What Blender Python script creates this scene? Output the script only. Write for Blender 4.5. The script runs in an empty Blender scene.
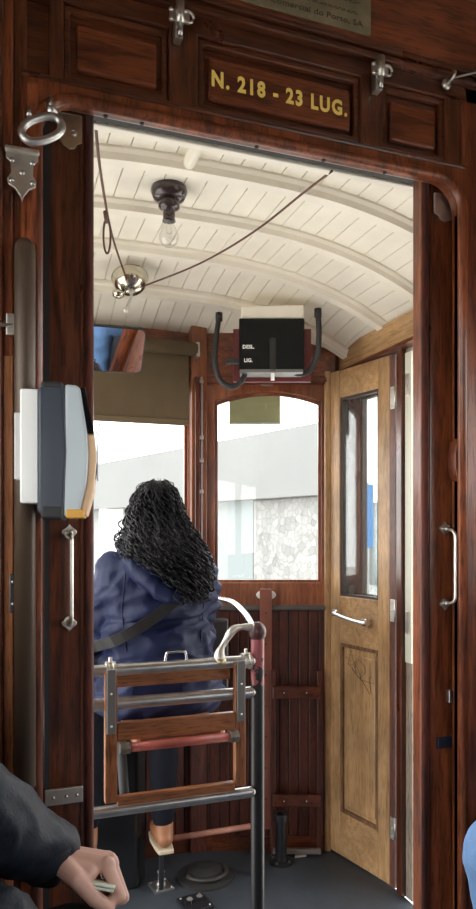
import bpy, bmesh, math, random
from mathutils import Vector, Matrix, noise
random.seed(7)
R = math.radians
sc = bpy.context.scene
COL = sc.collection

# ------------------------------------------------------------------ camera, world, exposure
F = 680.0                       # focal length in pixels of a 909 px tall frame
TH = R(19.5)                    # the camera is turned this far to the right of the car's axis
EYE = 1.2
HOR = 532.0
cam_d = bpy.data.cameras.new('camera'); cam = bpy.data.objects.new('camera', cam_d); COL.objects.link(cam)
cam.location = (0, 0, EYE); cam.rotation_euler = (R(90), 0, -TH)
cam_d.sensor_fit = 'VERTICAL'; cam_d.sensor_height = 36; cam_d.lens = F/909*36
cam_d.shift_y = (HOR-454.5)/909; cam_d.clip_start = .02
sc.camera = cam
sc.view_settings.view_transform = 'Standard'; sc.view_settings.look = 'None'
sc.view_settings.gamma = 1; sc.view_settings.use_curve_mapping = False
sc.view_settings.exposure = 0.98
w = bpy.data.worlds.new('overcast_sky'); sc.world = w; w.use_nodes = True
nt = w.node_tree; bg = nt.nodes['Background']; bg.inputs[1].default_value = 3.4
tc = nt.nodes.new('ShaderNodeTexCoord'); sp = nt.nodes.new('ShaderNodeSeparateXYZ'); rp = nt.nodes.new('ShaderNodeValToRGB')
nt.links.new(tc.outputs['Generated'], sp.inputs[0]); nt.links.new(sp.outputs['Z'], rp.inputs[0]); nt.links.new(rp.outputs[0], bg.inputs[0])
rp.color_ramp.elements[0].position = 0; rp.color_ramp.elements[0].color = (1, .985, .96, 1)
rp.color_ramp.elements[1].position = 1; rp.color_ramp.elements[1].color = (.96, .98, 1, 1)
sc.cycles.max_bounces = 10; sc.cycles.diffuse_bounces = 6; sc.cycles.transparent_max_bounces = 16
sc.cycles.use_denoising = True; sc.cycles.sample_clamp_indirect = 6

def portal(name, loc, rot, sx, sy):
    """window portal: only guides sky light through an opening, gives none of its own"""
    l = bpy.data.lights.new(name, 'AREA'); l.shape = 'RECTANGLE'; l.size = sx; l.size_y = sy; l.cycles.is_portal = True
    o = bpy.data.objects.new(name, l); o.location = loc; o.rotation_euler = rot; COL.objects.link(o)
portal('portal_platform_right', (1.62, 2.0, 1.0), (0, R(90), 0), 2.1, 1.3)
portal('portal_platform_left', (-.52, 2.0, 1.0), (0, R(-90), 0), 2.1, 1.3)
portal('portal_front', (.55, 2.95, 1.35), (R(-90), 0, 0), 2.0, 1.0)
portal('portal_saloon_right', (1.76, -.7, 1.35), (0, R(90), 0), .8, 3.6)
portal('portal_saloon_left', (-.66, -.7, 1.35), (0, R(-90), 0), .8, 3.6)

def W(px, py, Y):
    """point at distance Y along the car, on the sight line through a pixel"""
    u = (px-238)/F; ph = TH + math.atan(u)
    X = Y*math.tan(ph); d = X*math.sin(TH) + Y*math.cos(TH)
    return Vector((X, Y, EYE + (HOR-py)/F*d))
def WD(px, py, d):
    """same, at depth d from the camera"""
    xc = (px-238)/F*d
    return Vector((xc*math.cos(TH)+d*math.sin(TH), d*math.cos(TH)-xc*math.sin(TH), EYE+(HOR-py)/F*d))

# ------------------------------------------------------------------ materials
MATS = {}
def newmat(name):
    m = bpy.data.materials.new(name); m.use_nodes = True; nt = m.node_tree
    return m, nt, nt.nodes['Principled BSDF']
def plain(name, col, rough=.5, metal=0, coat=0, bump=0, bscale=60, var=.0, vscale=8, sheen=0, spec=None):
    if name in MATS: return MATS[name]
    m, nt, b = newmat(name)
    b.inputs['Base Color'].default_value = (*col, 1); b.inputs['Roughness'].default_value = rough
    b.inputs['Metallic'].default_value = metal; b.inputs['Coat Weight'].default_value = coat
    if sheen: b.inputs['Sheen Weight'].default_value = sheen
    if spec is not None: b.inputs['Specular IOR Level'].default_value = spec
    tc = nt.nodes.new('ShaderNodeTexCoord')
    n = nt.nodes.new('ShaderNodeTexNoise'); n.inputs['Scale'].default_value = vscale; n.inputs['Detail'].default_value = 6
    nt.links.new(tc.outputs['Object'], n.inputs['Vector'])
    r = nt.nodes.new('ShaderNodeValToRGB'); nt.links.new(n.outputs['Fac'], r.inputs[0])
    r.color_ramp.elements[0].position = .3; r.color_ramp.elements[1].position = .7
    r.color_ramp.elements[0].color = (*[c*(1-var) for c in col], 1); r.color_ramp.elements[1].color = (*[min(1, c*(1+var)) for c in col], 1)
    nt.links.new(r.outputs[0], b.inputs['Base Color'])
    if bump:
        n2 = nt.nodes.new('ShaderNodeTexNoise'); n2.inputs['Scale'].default_value = bscale; n2.inputs['Detail'].default_value = 4
        nt.links.new(tc.outputs['Object'], n2.inputs['Vector'])
        bp = nt.nodes.new('ShaderNodeBump'); bp.inputs['Strength'].default_value = bump; bp.inputs['Distance'].default_value = .002
        nt.links.new(n2.outputs['Fac'], bp.inputs['Height']); nt.links.new(bp.outputs[0], b.inputs['Normal'])
    MATS[name] = m; return m
def wood(name, dark, light, axis='Z', rough=.3, coat=.3, pores=.5, wear=0):
    key = name+axis
    if key in MATS: return MATS[key]
    m, nt, b = newmat(key); N = nt.nodes.new; L = nt.links.new
    tc = N('ShaderNodeTexCoord'); mp = N('ShaderNodeMapping'); L(tc.outputs['Object'], mp.inputs[0])
    s = {'X': (1.6, 16, 16), 'Y': (16, 1.6, 16), 'Z': (16, 16, 1.6)}[axis]; mp.inputs['Scale'].default_value = s
    n1 = N('ShaderNodeTexNoise'); n1.inputs['Scale'].default_value = 1.6; n1.inputs['Detail'].default_value = 8
    n1.inputs['Distortion'].default_value = 1.2; L(mp.outputs[0], n1.inputs['Vector'])
    r = N('ShaderNodeValToRGB'); L(n1.outputs['Fac'], r.inputs[0]); e = r.color_ramp.elements
    e[0].position = .32; e[0].color = (*dark, 1); e[1].position = .68; e[1].color = (*light, 1)
    mp2 = N('ShaderNodeMapping'); L(tc.outputs['Object'], mp2.inputs[0]); mp2.inputs['Scale'].default_value = [v*9 for v in s]
    n2 = N('ShaderNodeTexNoise'); n2.inputs['Scale'].default_value = 1.4; n2.inputs['Detail'].default_value = 3; L(mp2.outputs[0], n2.inputs['Vector'])
    r2 = N('ShaderNodeValToRGB'); L(n2.outputs['Fac'], r2.inputs[0]); e = r2.color_ramp.elements
    e[0].position = .36; e[0].color = (1-pores,)*3+(1,); e[1].position = .5; e[1].color = (1, 1, 1, 1)
    mx = N('ShaderNodeMix'); mx.data_type = 'RGBA'; mx.blend_type = 'MULTIPLY'; mx.inputs[0].default_value = 1
    L(r.outputs[0], mx.inputs[6]); L(r2.outputs[0], mx.inputs[7])
    # blotchy old varnish
    n3 = N('ShaderNodeTexNoise'); n3.inputs['Scale'].default_value = 5; n3.inputs['Detail'].default_value = 5; L(tc.outputs['Object'], n3.inputs['Vector'])
    r3 = N('ShaderNodeValToRGB'); L(n3.outputs['Fac'], r3.inputs[0]); e = r3.color_ramp.elements
    e[0].position = .35; e[0].color = (.62-wear,)*3+(1,); e[1].position = .62; e[1].color = (1, 1, 1, 1)
    mx2 = N('ShaderNodeMix'); mx2.data_type = 'RGBA'; mx2.blend_type = 'MULTIPLY'; mx2.inputs[0].default_value = .8
    L(mx.outputs[2], mx2.inputs[6]); L(r3.outputs[0], mx2.inputs[7]); L(mx2.outputs[2], b.inputs['Base Color'])
    mr = N('ShaderNodeMapRange'); L(n3.outputs['Fac'], mr.inputs[0]); mr.inputs[3].default_value = rough+.12; mr.inputs[4].default_value = rough-.08
    L(mr.outputs[0], b.inputs['Roughness'])
    b.inputs['Coat Weight'].default_value = coat; b.inputs['Coat Roughness'].default_value = .2
    bp = N('ShaderNodeBump'); bp.inputs['Strength'].default_value = .25; bp.inputs['Distance'].default_value = .0015
    L(n2.outputs['Fac'], bp.inputs['Height']); L(bp.outputs[0], b.inputs['Normal'])
    MATS[key] = m; return m
def glass(name, tint=(1, 1, 1), refl=.12, dirt=.0):
    if name in MATS: return MATS[name]
    m = bpy.data.materials.new(name); m.use_nodes = True; nt = m.node_tree; nt.nodes.clear(); N = nt.nodes.new; L = nt.links.new
    out = N('ShaderNodeOutputMaterial'); tr = N('ShaderNodeBsdfTransparent'); gl = N('ShaderNodeBsdfGlossy'); mx = N('ShaderNodeMixShader')
    tr.inputs[0].default_value = (*tint, 1); gl.inputs['Roughness'].default_value = .02
    fr = N('ShaderNodeFresnel'); ge = N('ShaderNodeNewGeometry'); io = N('ShaderNodeMapRange'); io.inputs[3].default_value = 1.5; io.inputs[4].default_value = 1/1.5
    L(ge.outputs['Backfacing'], io.inputs[0]); L(io.outputs[0], fr.inputs[0])
    ad = N('ShaderNodeMath'); ad.operation = 'MULTIPLY_ADD'; ad.inputs[1].default_value = 1.4; ad.inputs[2].default_value = refl-.06
    L(fr.outputs[0], ad.inputs[0]); L(ad.outputs[0], mx.inputs[0]); L(tr.outputs[0], mx.inputs[1]); L(gl.outputs[0], mx.inputs[2])
    last = mx
    if dirt:
        df = N('ShaderNodeBsdfDiffuse'); df.inputs[0].default_value = (.8, .82, .82, 1); m2 = N('ShaderNodeMixShader')
        tcn = N('ShaderNodeTexCoord'); n = N('ShaderNodeTexNoise'); n.inputs['Scale'].default_value = 6; n.inputs['Detail'].default_value = 6
        L(tcn.outputs['Object'], n.inputs['Vector'])
        ml = N('ShaderNodeMath'); ml.operation = 'MULTIPLY'; ml.inputs[1].default_value = dirt*2; L(n.outputs['Fac'], ml.inputs[0])
        L(ml.outputs[0], m2.inputs[0]); L(mx.outputs[0], m2.inputs[1]); L(df.outputs[0], m2.inputs[2]); last = m2
    L(last.outputs[0], out.inputs[0]); MATS[name] = m; return m
def mahog(ax='Z'): return wood('mahogany', (.045, .0115, .0055), (.18, .05, .02), ax, .28, .35, .5)
def mahog_red(ax='Z'): return wood('red_mahogany', (.09, .021, .009), (.32, .085, .03), ax, .32, .2, .5)
def sashw(ax='Z'): return wood('sash_wood', (.17, .05, .022), (.36, .125, .055), ax, .3, .3, .35)
def honey(ax='Z'): return wood('honey_wood', (.38, .21, .09), (.58, .36, .175), ax, .36, .2, .3)
def seatw(ax='X'): return wood('seat_wood', (.26, .085, .028), (.5, .2, .075), ax, .35, .2, .5)
def darkred(ax='Z'): return wood('dark_red_boards', (.05, .012, .007), (.135, .034, .019), ax, .4, .15, .5)
nickel = plain('old_nickel', (.72, .69, .63), .4, 1, bump=.3, bscale=40, var=.2, vscale=20)
chrome = plain('chrome', (.75, .76, .78), .14, 1, var=.06)
steel = plain('worn_steel_tube', (.55, .54, .53), .34, 1, bump=.1, var=.15, vscale=25)
brass = plain('tarnished_brass', (.62, .55, .38), .4, 1, bump=.3, var=.3, vscale=25)
blackp = plain('chipped_black_paint', (.012, .013, .015), .3, 0, .3, bump=.3, bscale=25)
cream = plain('cream_paint', (.86, .82, .71), .5, 0, .05, bump=.15, bscale=30, var=.05, vscale=9)
white_pl = plain('white_plastic', (.9, .9, .88), .4)
rubber = plain('black_rubber', (.02, .02, .022), .55)
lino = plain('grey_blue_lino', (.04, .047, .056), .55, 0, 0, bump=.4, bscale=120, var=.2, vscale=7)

# ------------------------------------------------------------------ mesh helpers
WLOC = {}
class MB:
    def __init__(s, M=None): s.bm = bmesh.new(); s.M = M
    def _v(s, p): return s.bm.verts.new(s.M @ Vector(p) if s.M else Vector(p))
    def hexa(s, p):
        v = [s._v(q) for q in p]
        for f in ((0, 3, 2, 1), (4, 5, 6, 7), (0, 1, 5, 4), (1, 2, 6, 5), (2, 3, 7, 6), (3, 0, 4, 7)): s.bm.faces.new([v[i] for i in f])
        return s
    def box(s, x0, x1, y0, y1, z0, z1):
        return s.hexa([(x0, y0, z0), (x1, y0, z0), (x1, y1, z0), (x0, y1, z0), (x0, y0, z1), (x1, y0, z1), (x1, y1, z1), (x0, y1, z1)])
    def cbox(s, c, sz, rot=None):
        h = [v/2 for v in sz]; P = []
        for z in (-1, 1):
            for x, y in ((-1, -1), (1, -1), (1, 1), (-1, 1)):
                v = Vector((x*h[0], y*h[1], z*h[2])); v = rot @ v if rot else v; P.append(Vector(c)+v)
        return s.hexa(P)
    def prism(s, pts, a, b, ax='Y'):
        """extrude a 2-D outline from a to b along an axis; outline in the other two axes"""
        def mk(p, t):
            return {'Y': (p[0], t, p[1]), 'X': (t, p[0], p[1]), 'Z': (p[0], p[1], t)}[ax]
        A = [s._v(mk(p, a)) for p in pts]; B = [s._v(mk(p, b)) for p in pts]; n = len(pts)
        s.bm.faces.new(A); s.bm.faces.new(B[::-1])
        for i in range(n): s.bm.faces.new([A[i], B[i], B[(i+1) % n], A[(i+1) % n]])
        return s
    def ring(s, outer, inner, a, b, ax='Y'):
        """frame between two outlines with the same number of points"""
        def mk(p, t):
            return {'Y': (p[0], t, p[1]), 'X': (t, p[0], p[1]), 'Z': (p[0], p[1], t)}[ax]
        O = [[s._v(mk(p, t)) for p in outer] for t in (a, b)]; I = [[s._v(mk(p, t)) for p in inner] for t in (a, b)]; n = len(outer)
        for i in range(n):
            j = (i+1) % n
            for q in ([O[0][i], O[0][j], I[0][j], I[0][i]], [O[1][j], O[1][i], I[1][i], I[1][j]], [O[0][j], O[0][i], O[1][i], O[1][j]], [I[0][i], I[0][j], I[1][j], I[1][i]]): s.bm.faces.new(q)
        return s
    def tube(s, pts, r, n=12, cap=True, closed=False, flat=1.0):
        pts = [Vector(p) for p in pts]; m = len(pts); rs = r if isinstance(r, (list, tuple)) else [r]*m
        up = None; rings = []
        for i, p in enumerate(pts):
            if closed: t = pts[(i+1) % m]-pts[i-1]
            else: t = pts[min(i+1, m-1)]-pts[max(i-1, 0)]
            t = t.normalized() if t.length > 1e-9 else Vector((0, 0, 1))
            if up is None:
                up = Vector((0, 0, 1)) if abs(t.z) < .9 else Vector((0, 1, 0))
            up = (up-t*up.dot(t)).normalized(); sd = t.cross(up)
            rings.append([s._v(p+(up*math.cos(2*math.pi*k/n)*flat+sd*math.sin(2*math.pi*k/n))*rs[i]) for k in range(n)])
        for i in range(m if closed else m-1):
            a, b = rings[i], rings[(i+1) % m]
            for k in range(n): s.bm.faces.new([a[k], a[(k+1) % n], b[(k+1) % n], b[k]])
        if cap and not closed: s.bm.faces.new(rings[0][::-1]); s.bm.faces.new(rings[-1])
        return s
    def lathe(s, prof, c, axis=(0, 0, 1), n=24):
        """prof: (radius, height along axis) list"""
        ax = Vector(axis).normalized(); u = ax.orthogonal().normalized(); v = ax.cross(u); c = Vector(c); rings = []
        for r, h in prof:
            if r < 1e-6: rings.append([s._v(c+ax*h)])
            else: rings.append([s._v(c+ax*h+(u*math.cos(2*math.pi*k/n)+v*math.sin(2*math.pi*k/n))*r) for k in range(n)])
        for a, b in zip(rings, rings[1:]):
            for k in range(n):
                q = [a[k % len(a)], a[(k+1) % len(a)], b[(k+1) % len(b)], b[k % len(b)]]; u_ = []
                for x in q:
                    if x not in u_: u_.append(x)
                if len(u_) > 2: s.bm.faces.new(u_)
        for rg, fl in ((rings[0], True), (rings[-1], False)):
            if len(rg) > 2: s.bm.faces.new(rg[::-1] if fl else rg)
        return s
    def ell(s, c, r, n=20, rot=None):
        r = r if isinstance(r, (tuple, list)) else (r,)*3; g = bmesh.ops.create_uvsphere(s.bm, u_segments=n, v_segments=max(6, n//2), radius=1)
        M = Matrix.Translation(Vector(c)) @ (rot.to_4x4() if rot else Matrix()) @ Matrix.Diagonal((*r, 1))
        if s.M: M = s.M @ M
        bmesh.ops.transform(s.bm, matrix=M, verts=g['verts']); return s
    def cap(s, p0, p1, r0, r1, n=14):
        """tapered limb with round ends"""
        p0 = Vector(p0); p1 = Vector(p1); s.ell(p0, r0, n); s.ell(p1, r1, n)
        d = p1-p0
        if d.length > 1e-5: s.tube([p0, p1], [r0, r1], n)
        return s
    def text(s, txt, size, origin, xdir, zdir, ext=.0006, bold=.0, wscale=1, space=1.0):
        cu = bpy.data.curves.new('t', 'FONT'); cu.body = txt; cu.size = size; cu.extrude = ext; cu.offset = bold; cu.resolution_u = 3; cu.space_character = space
        ob = bpy.data.objects.new('t', cu); COL.objects.link(ob); dg = bpy.context.evaluated_depsgraph_get()
        me = bpy.data.meshes.new_from_object(ob.evaluated_get(dg)); x = Vector(xdir).normalized(); z = Vector(zdir).normalized(); y = x.cross(z)*-1
        w_ = max((v.co.x for v in me.vertices), default=0)
        M = Matrix((x*wscale, z, -y)).transposed().to_4x4(); M.translation = Vector(origin)
        if s.M: M = s.M @ M
        me.transform(M); s.bm.from_mesh(me); bpy.data.objects.remove(ob); s.w = w_; return s
    def build(s, name, mat, parent=None, bevel=0, smooth=False, seg=2, kind=None, label=None, origin=None):
        bm = s.bm; bmesh.ops.recalc_face_normals(bm, faces=bm.faces)
        xs = [v.co for v in bm.verts]
        if origin is None:
            origin = Vector(((min(v.x for v in xs)+max(v.x for v in xs))/2, (min(v.y for v in xs)+max(v.y for v in xs))/2, min(v.z for v in xs)))
        bmesh.ops.translate(bm, verts=bm.verts, vec=-Vector(origin))
        me = bpy.data.meshes.new(name); bm.to_mesh(me); bm.free()
        me.materials.append(mat)
        if smooth: me.polygons.foreach_set('use_smooth', [True]*len(me.polygons))
        o = bpy.data.objects.new(name, me); COL.objects.link(o)
        place(o, origin, parent)
        if bevel:
            b = o.modifiers.new('bevel', 'BEVEL'); b.width = bevel; b.segments = seg; b.limit_method = 'ANGLE'; b.angle_limit = R(40)
        if kind: o['kind'] = kind
        if label: o['label'] = label
        if smooth == 'auto':
            try: me.shade_auto_smooth(angle=R(40))
            except Exception: pass
        return o
def place(o, loc, parent=None):
    WLOC[o.name] = Vector(loc)
    if parent: o.parent = parent; o.location = Vector(loc)-WLOC[parent.name]
    else: o.location = loc
def autosmooth(o, ang=40):
    """smooth shading with sharp edges kept by angle"""
    me = o.data; bm = bmesh.new(); bm.from_mesh(me)
    for e in bm.edges:
        if len(e.link_faces) == 2 and e.calc_face_angle(0) > R(ang): e.smooth = False
    for f in bm.faces: f.smooth = True
    bm.to_mesh(me); bm.free(); return o
def thing(name, loc, label, cat, group=None, kind=None):
    o = bpy.data.objects.new(name, None); COL.objects.link(o); o.empty_display_size = .05; place(o, loc)
    return tag(o, label, cat, group, kind)
def tag(o, label=None, cat=None, group=None, kind=None):
    if label: o['label'] = label
    if cat: o['category'] = cat
    if group: o['group'] = group
    if kind: o['kind'] = kind
    return o
def remesh(mb, voxel, smooth_it=3, disp=None):
    """fuse overlapping lumps in a builder into one continuous skin; returns a new builder"""
    me = bpy.data.meshes.new('tmp'); bmesh.ops.recalc_face_normals(mb.bm, faces=mb.bm.faces); mb.bm.to_mesh(me); mb.bm.free()
    ob = bpy.data.objects.new('tmp', me); COL.objects.link(ob)
    m = ob.modifiers.new('r', 'REMESH'); m.mode = 'VOXEL'; m.voxel_size = voxel
    s_ = ob.modifiers.new('s', 'SMOOTH'); s_.iterations = smooth_it; s_.factor = .5
    dg = bpy.context.evaluated_depsgraph_get(); me2 = bpy.data.meshes.new_from_object(ob.evaluated_get(dg))
    out = MB(); out.bm.from_mesh(me2); bpy.data.objects.remove(ob)
    if disp:
        out.bm.normal_update()
        nv = [(v, v.normal.copy()*disp(v.co, v.normal)) for v in out.bm.verts]
        for v, d in nv: v.co += d
    return out
def arc(c, r, a0, a1, n, ax='XZ', other=0):
    P = []
    for i in range(n+1):
        a = R(a0+(a1-a0)*i/n); p = (c[0]+r*math.cos(a), c[1]+r*math.sin(a))
        P.append({'XZ': (p[0], other, p[1]), 'XY': (p[0], p[1], other), 'YZ': (other, p[0], p[1])}[ax])
    return P
def rrect(x0, x1, z0, z1, r, n=5):
    P = []
    for cx, cz, a in ((x1-r, z1-r, 0), (x0+r, z1-r, 90), (x0+r, z0+r, 180), (x1-r, z0+r, 270)):
        for i in range(n+1): P.append((cx+r*math.cos(R(a+90*i/n)), cz+r*math.sin(R(a+90*i/n))))
    return P
def rect(x0, x1, z0, z1): return [(x1, z1), (x0, z1), (x0, z0), (x1, z0)]
def bez(p0, p1, p2, p3, n=20):
    p0, p1, p2, p3 = map(Vector, (p0, p1, p2, p3)); o = []
    for i in range(n+1):
        t = i/n; o.append(p0*(1-t)**3+p1*3*t*(1-t)**2+p2*3*t*t*(1-t)+p3*t**3)
    return o
def spline(pts, n=8):
    pts = [Vector(p) for p in pts]; P = [pts[0]*2-pts[1]]+pts+[pts[-1]*2-pts[-2]]; o = []
    for i in range(1, len(P)-2):
        a, b, c, d = P[i-1:i+3]
        for k in range(n):
            t = k/n; o.append(.5*((2*b)+(c-a)*t+(2*a-5*b+4*c-d)*t*t+(3*b-a-3*c+d)*t**3))
    o.append(pts[-1]); return o

ST = 'structure'
XC = .55                        # the car's centre line
PZ = -.15                       # the driver's platform lies a step below the saloon floor

# ================================================================== OUTSIDE
g = MB().box(-30, 40, -20, 45, -1.0, -.9).build('street', plain('pale_pavement', (.6, .57, .52), .8, var=.1, vscale=.6)); tag(g, kind=ST)
conc = plain('pale_concrete', (.155, .16, .157), .85, bump=.4, bscale=8, var=.06, vscale=.8)
conc2 = plain('pale_render', (.22, .235, .235), .85, var=.05, vscale=1)
bl = thing('concrete_building', WD(270, 532, 11.5).xy.to_3d()+Vector((0, 0, -.9)), 'pale grey concrete building with an overhanging upper floor, outside the front windows', 'building')
pa = WD(40, 532, 18.2); pb = WD(330, 532, 9.3)
dirv = (pb-pa).normalized(); nrm = Vector((-dirv.y, dirv.x, 0));
if nrm.y < 0: nrm = -nrm
def slab(a, b, t0, t1, z0, z1, mb=None):
    mb = mb or MB(); P = []
    for z in (z0, z1):
        for q in (a+nrm*t0, b+nrm*t0, b+nrm*t1, a+nrm*t1): P.append((q.x, q.y, z))
    return mb.hexa(P)
slab(pa, pb, 0, .5, 1.72, 2.73).build('upper_floor', conc, bl)
slab(pa+dirv*0, pb, .42, .5, -.9, 1.72).build('lower_wall', conc2, bl)
pr = WD(222, 532, 11.6); pr2 = WD(247, 532, 11.0)
slab(pr, pr2, .12, .41, -.9, 1.72).build('pier', plain('cyan_grey_render', (.165, .19, .192), .85), bl)
wp = plain('white_paint_outside', (.8, .8, .8), .7)
for a_, b_ in ((95, 103), (112, 121), (132, 140)):
    q1 = WD(a_, 532, 15.3); q2 = WD(b_, 532, 15.1)
    slab(q1, q2, .1, .41, -.9, 1.72).build('pillar', wp, bl)
# rubble masonry wall under the overhang
m, nt_, b_ = newmat('pale_rubble_stone'); N = nt_.nodes.new; L = nt_.links.new
tcn = N('ShaderNodeTexCoord'); vo = N('ShaderNodeTexVoronoi'); vo.feature = 'DISTANCE_TO_EDGE'; vo.inputs['Scale'].default_value = 9; L(tcn.outputs['Object'], vo.inputs['Vector'])
vc = N('ShaderNodeTexVoronoi'); vc.inputs['Scale'].default_value = 9; L(tcn.outputs['Object'], vc.inputs['Vector'])
r1 = N('ShaderNodeValToRGB'); L(vo.outputs['Distance'], r1.inputs[0]); r1.color_ramp.elements[0].color = (.6, .6, .58, 1); r1.color_ramp.elements[1].color = (1, 1, 1, 1); r1.color_ramp.elements[1].position = .09
r2 = N('ShaderNodeValToRGB'); L(vc.outputs['Color'], r2.inputs[0]); r2.color_ramp.elements[0].color = (.15, .155, .15, 1); r2.color_ramp.elements[1].color = (.27, .27, .26, 1)
mx = N('ShaderNodeMix'); mx.data_type = 'RGBA'; mx.blend_type = 'MULTIPLY'; mx.inputs[0].default_value = .8; L(r2.outputs[0], mx.inputs[6]); L(r1.outputs[0], mx.inputs[7]); L(mx.outputs[2], b_.inputs['Base Color']); b_.inputs['Roughness'].default_value = .9
stone = m
q1 = WD(248, 532, 11.0); q2 = WD(329, 532, 9.35)
sw = slab(q1, q2, .1, .41, -.9, 1.72).build('stone_wall', stone, bl, bevel=.03)
# blue sign panel seen through the folding door
vg = plain('dark_window_glass', (.02, .03, .035), .1, 0, .5)
bs = WD(369, 532, 15.0)
sg = thing('street_sign', (bs.x, bs.y, -.9), 'tall blue street sign panel outside, seen through the folding door glass', 'sign')
MB().box(bs.x-.13, bs.x+.1, bs.y-.03, bs.y+.03, .85, 2.25).build('panel', plain('blue_sign_paint', (.06, .2, .45), .4), sg, bevel=.01)
MB().tube([(bs.x, bs.y+.05, -.9), (bs.x, bs.y+.05, 2.3)], .03, 10).build('post', steel, sg, smooth=True)
# low white wall and pale house along the street on the right
hs = thing('house', (16, 22, -.9), 'pale house across the street on the right of the car', 'building')
MB().box(14, 18, 14, 34, -.9, 2.2).build('wall', conc2, hs)
for y in range(15, 33, 3): MB().box(13.94, 14, y, y+1.1, .4, 1.7).build('window', vg, hs)
MB().box(13.8, 18.1, 13.8, 34.2, 2.2, 2.35).build('roof', conc, hs)

# ================================================================== FLOORS
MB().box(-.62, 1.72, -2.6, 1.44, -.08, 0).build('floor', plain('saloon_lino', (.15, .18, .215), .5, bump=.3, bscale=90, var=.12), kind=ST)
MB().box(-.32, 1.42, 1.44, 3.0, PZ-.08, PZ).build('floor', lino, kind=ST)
MB().box(1.42, 1.72, 1.5, 2.6, PZ-.3, PZ-.25).build('trim_1', plain('step_plate', (.3, .3, .3), .5, .6), kind=ST)

# ================================================================== PLATFORM CEILING
def drop(Y): return .35*max(0, Y-2.2)**2
def ceil_z(X, Y): return 2.172-.27*abs(X-XC)**2.8-drop(Y)
ys = [1.44+.05*i for i in range(32)]
mb = MB(); nb = 30; wbd = 1.76/nb
prof = []
for k in range(nb):
    x0 = XC-.88+k*wbd
    prof += [(x0+.0015, 0), (x0+wbd-.0015, 0), (x0+wbd-.0015, .007), (x0+wbd+.0015, .007)]
def ymx(x): return 2.80-max(0, abs(x-XC)-.265)*math.tan(TH)
def yy_(x, y): return 1.44+(y-1.44)/1.55*(ymx(x)-1.44)
rows = [[mb._v((x, yy_(x, y), ceil_z(x, yy_(x, y))+dz)) for x, dz in prof] for y in ys]
for a, b in zip(rows, rows[1:]):
    for i in range(len(prof)-1): mb.bm.faces.new([a[i], a[i+1], b[i+1], b[i]])
top = [[mb._v((XC-.9+1.8*i/12, yy_(XC-.9+1.8*i/12, y), ceil_z(XC-.9+1.8*i/12, yy_(XC-.9+1.8*i/12, y))+.03)) for i in range(13)] for y in (ys[0], ys[10], ys[20], ys[-1])]
for a, b in zip(top, top[1:]):
    for i in range(12): mb.bm.faces.new([a[i], b[i], b[i+1], a[i+1]])
cl = mb.build('ceiling', cream, kind=ST)
for o_ in [cl]: pass
for Y in (1.73, 2.0, 2.28, 2.56):
    rb = MB(); secs = []
    for i in range(41):
        x = XC-.87+1.74*i/40
        zt = ceil_z(x, Y)+.006; h = .036
        secs.append([rb._v(p) for p in ((x, Y-.032, zt), (x, Y-.032, zt-h*.35), (x, Y-.022, zt-h*.55), (x, Y-.018, zt-h), (x, Y+.018, zt-h), (x, Y+.022, zt-h*.55), (x, Y+.032, zt-h*.35), (x, Y+.032, zt))])
    for a, b in zip(secs, secs[1:]):
        for k in range(8): rb.bm.faces.new([a[k], a[(k+1) % 8], b[(k+1) % 8], b[k]])
    rb.bm.faces.new(secs[0]); rb.bm.faces.new(secs[-1][::-1])
    rb.build('rib', cream, cl)
# cream cable cover running along the boards behind the bulkhead
MB().tube([(.47, 1.47, 2.165), (.47, 1.735, 2.16)], .017, 12).build('cable_cover', cream, cl, smooth=True)
# cant rail over the folding door (honey coloured) and on the far left
MB().box(1.385, 1.44, 1.44, 2.62, 1.885, 1.99).build('trim_2', honey('Y'), kind=ST, bevel=.006)
MB().box(-.34, -.285, 1.44, 2.62, 1.885, 1.99).build('trim_3', honey('Y'), kind=ST, bevel=.006)
MB().box(1.375, 1.45, 1.44, 2.62, 1.875, 1.888).build('trim_4', mahog('Y'), kind=ST)

# ================================================================== FRONT END (three facets)
def facetM(px_, py_, ang):      # local x along the facet, local y outwards, z up
    return Matrix.Translation((px_, py_, 0)) @ Matrix.Rotation(R(ang), 4, 'Z')
FR = facetM(.815, 2.788, -19.5)            # right-hand facet: parallel to the picture plane, depth 2.9
FL = facetM(.285-.0, 2.788, 199.5) @ Matrix.Diagonal((1, -1, 1, 1))
FC = facetM(.285, 2.795, 0)
def fx(px): return (px-200)/F*2.9
def fz(py): return EYE+(HOR-py)/F*2.9
def archpts(x0, x1, zs, zt, n=14):
    """arched top edge, from right to left"""
    c = (x0+x1)/2; hw = (x1-x0)/2; h = zt-zs; rr = (hw*hw+h*h)/(2*h); o = []
    for i in range(n+1):
        x = x1-(x1-x0)*i/n; o.append((x, zt-rr+math.sqrt(rr*rr-(x-c)**2)))
    return o
def facet(M, L_, n, sash=True):
    wf = MB(M); wf.box(0, L_, .0, .035, PZ, .985)                       # panel below
    o = None
    # vertical match boards
    bd = MB(M); k = 0; bw = .042; x = 0
    while x < L_-.001:
        x1 = min(x+bw, L_)
        bd.box(x+.0015, x1-.0015, -.012, .002, PZ, .87); x = x1
    wf_o = wf.build('wall_front', darkred(), kind=ST)
    bd.build('match_boards', darkred(), wf_o, bevel=.003)
    MB(M).box(-.0, L_, -.03, .0, .868, .89).build('belt_rail', plain('dark_grey_bead', (.09, .08, .075), .35, 0, .3), wf_o, bevel=.006, seg=3)
    MB(M).box(0, L_, -.02, .0, PZ, PZ+.06).build('skirting', mahog('X'), wf_o)
    hd = MB(M).box(-.03, L_+.03, .0, .035, 1.84, 2.16).build('header_board', mahog_red('X'), wf_o)
    return wf_o
LR = fx(328)
wr = facet(FR, LR, 2)
wl = facet(FL, LR, 3)
wc = facet(FC, .53, 1)
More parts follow.
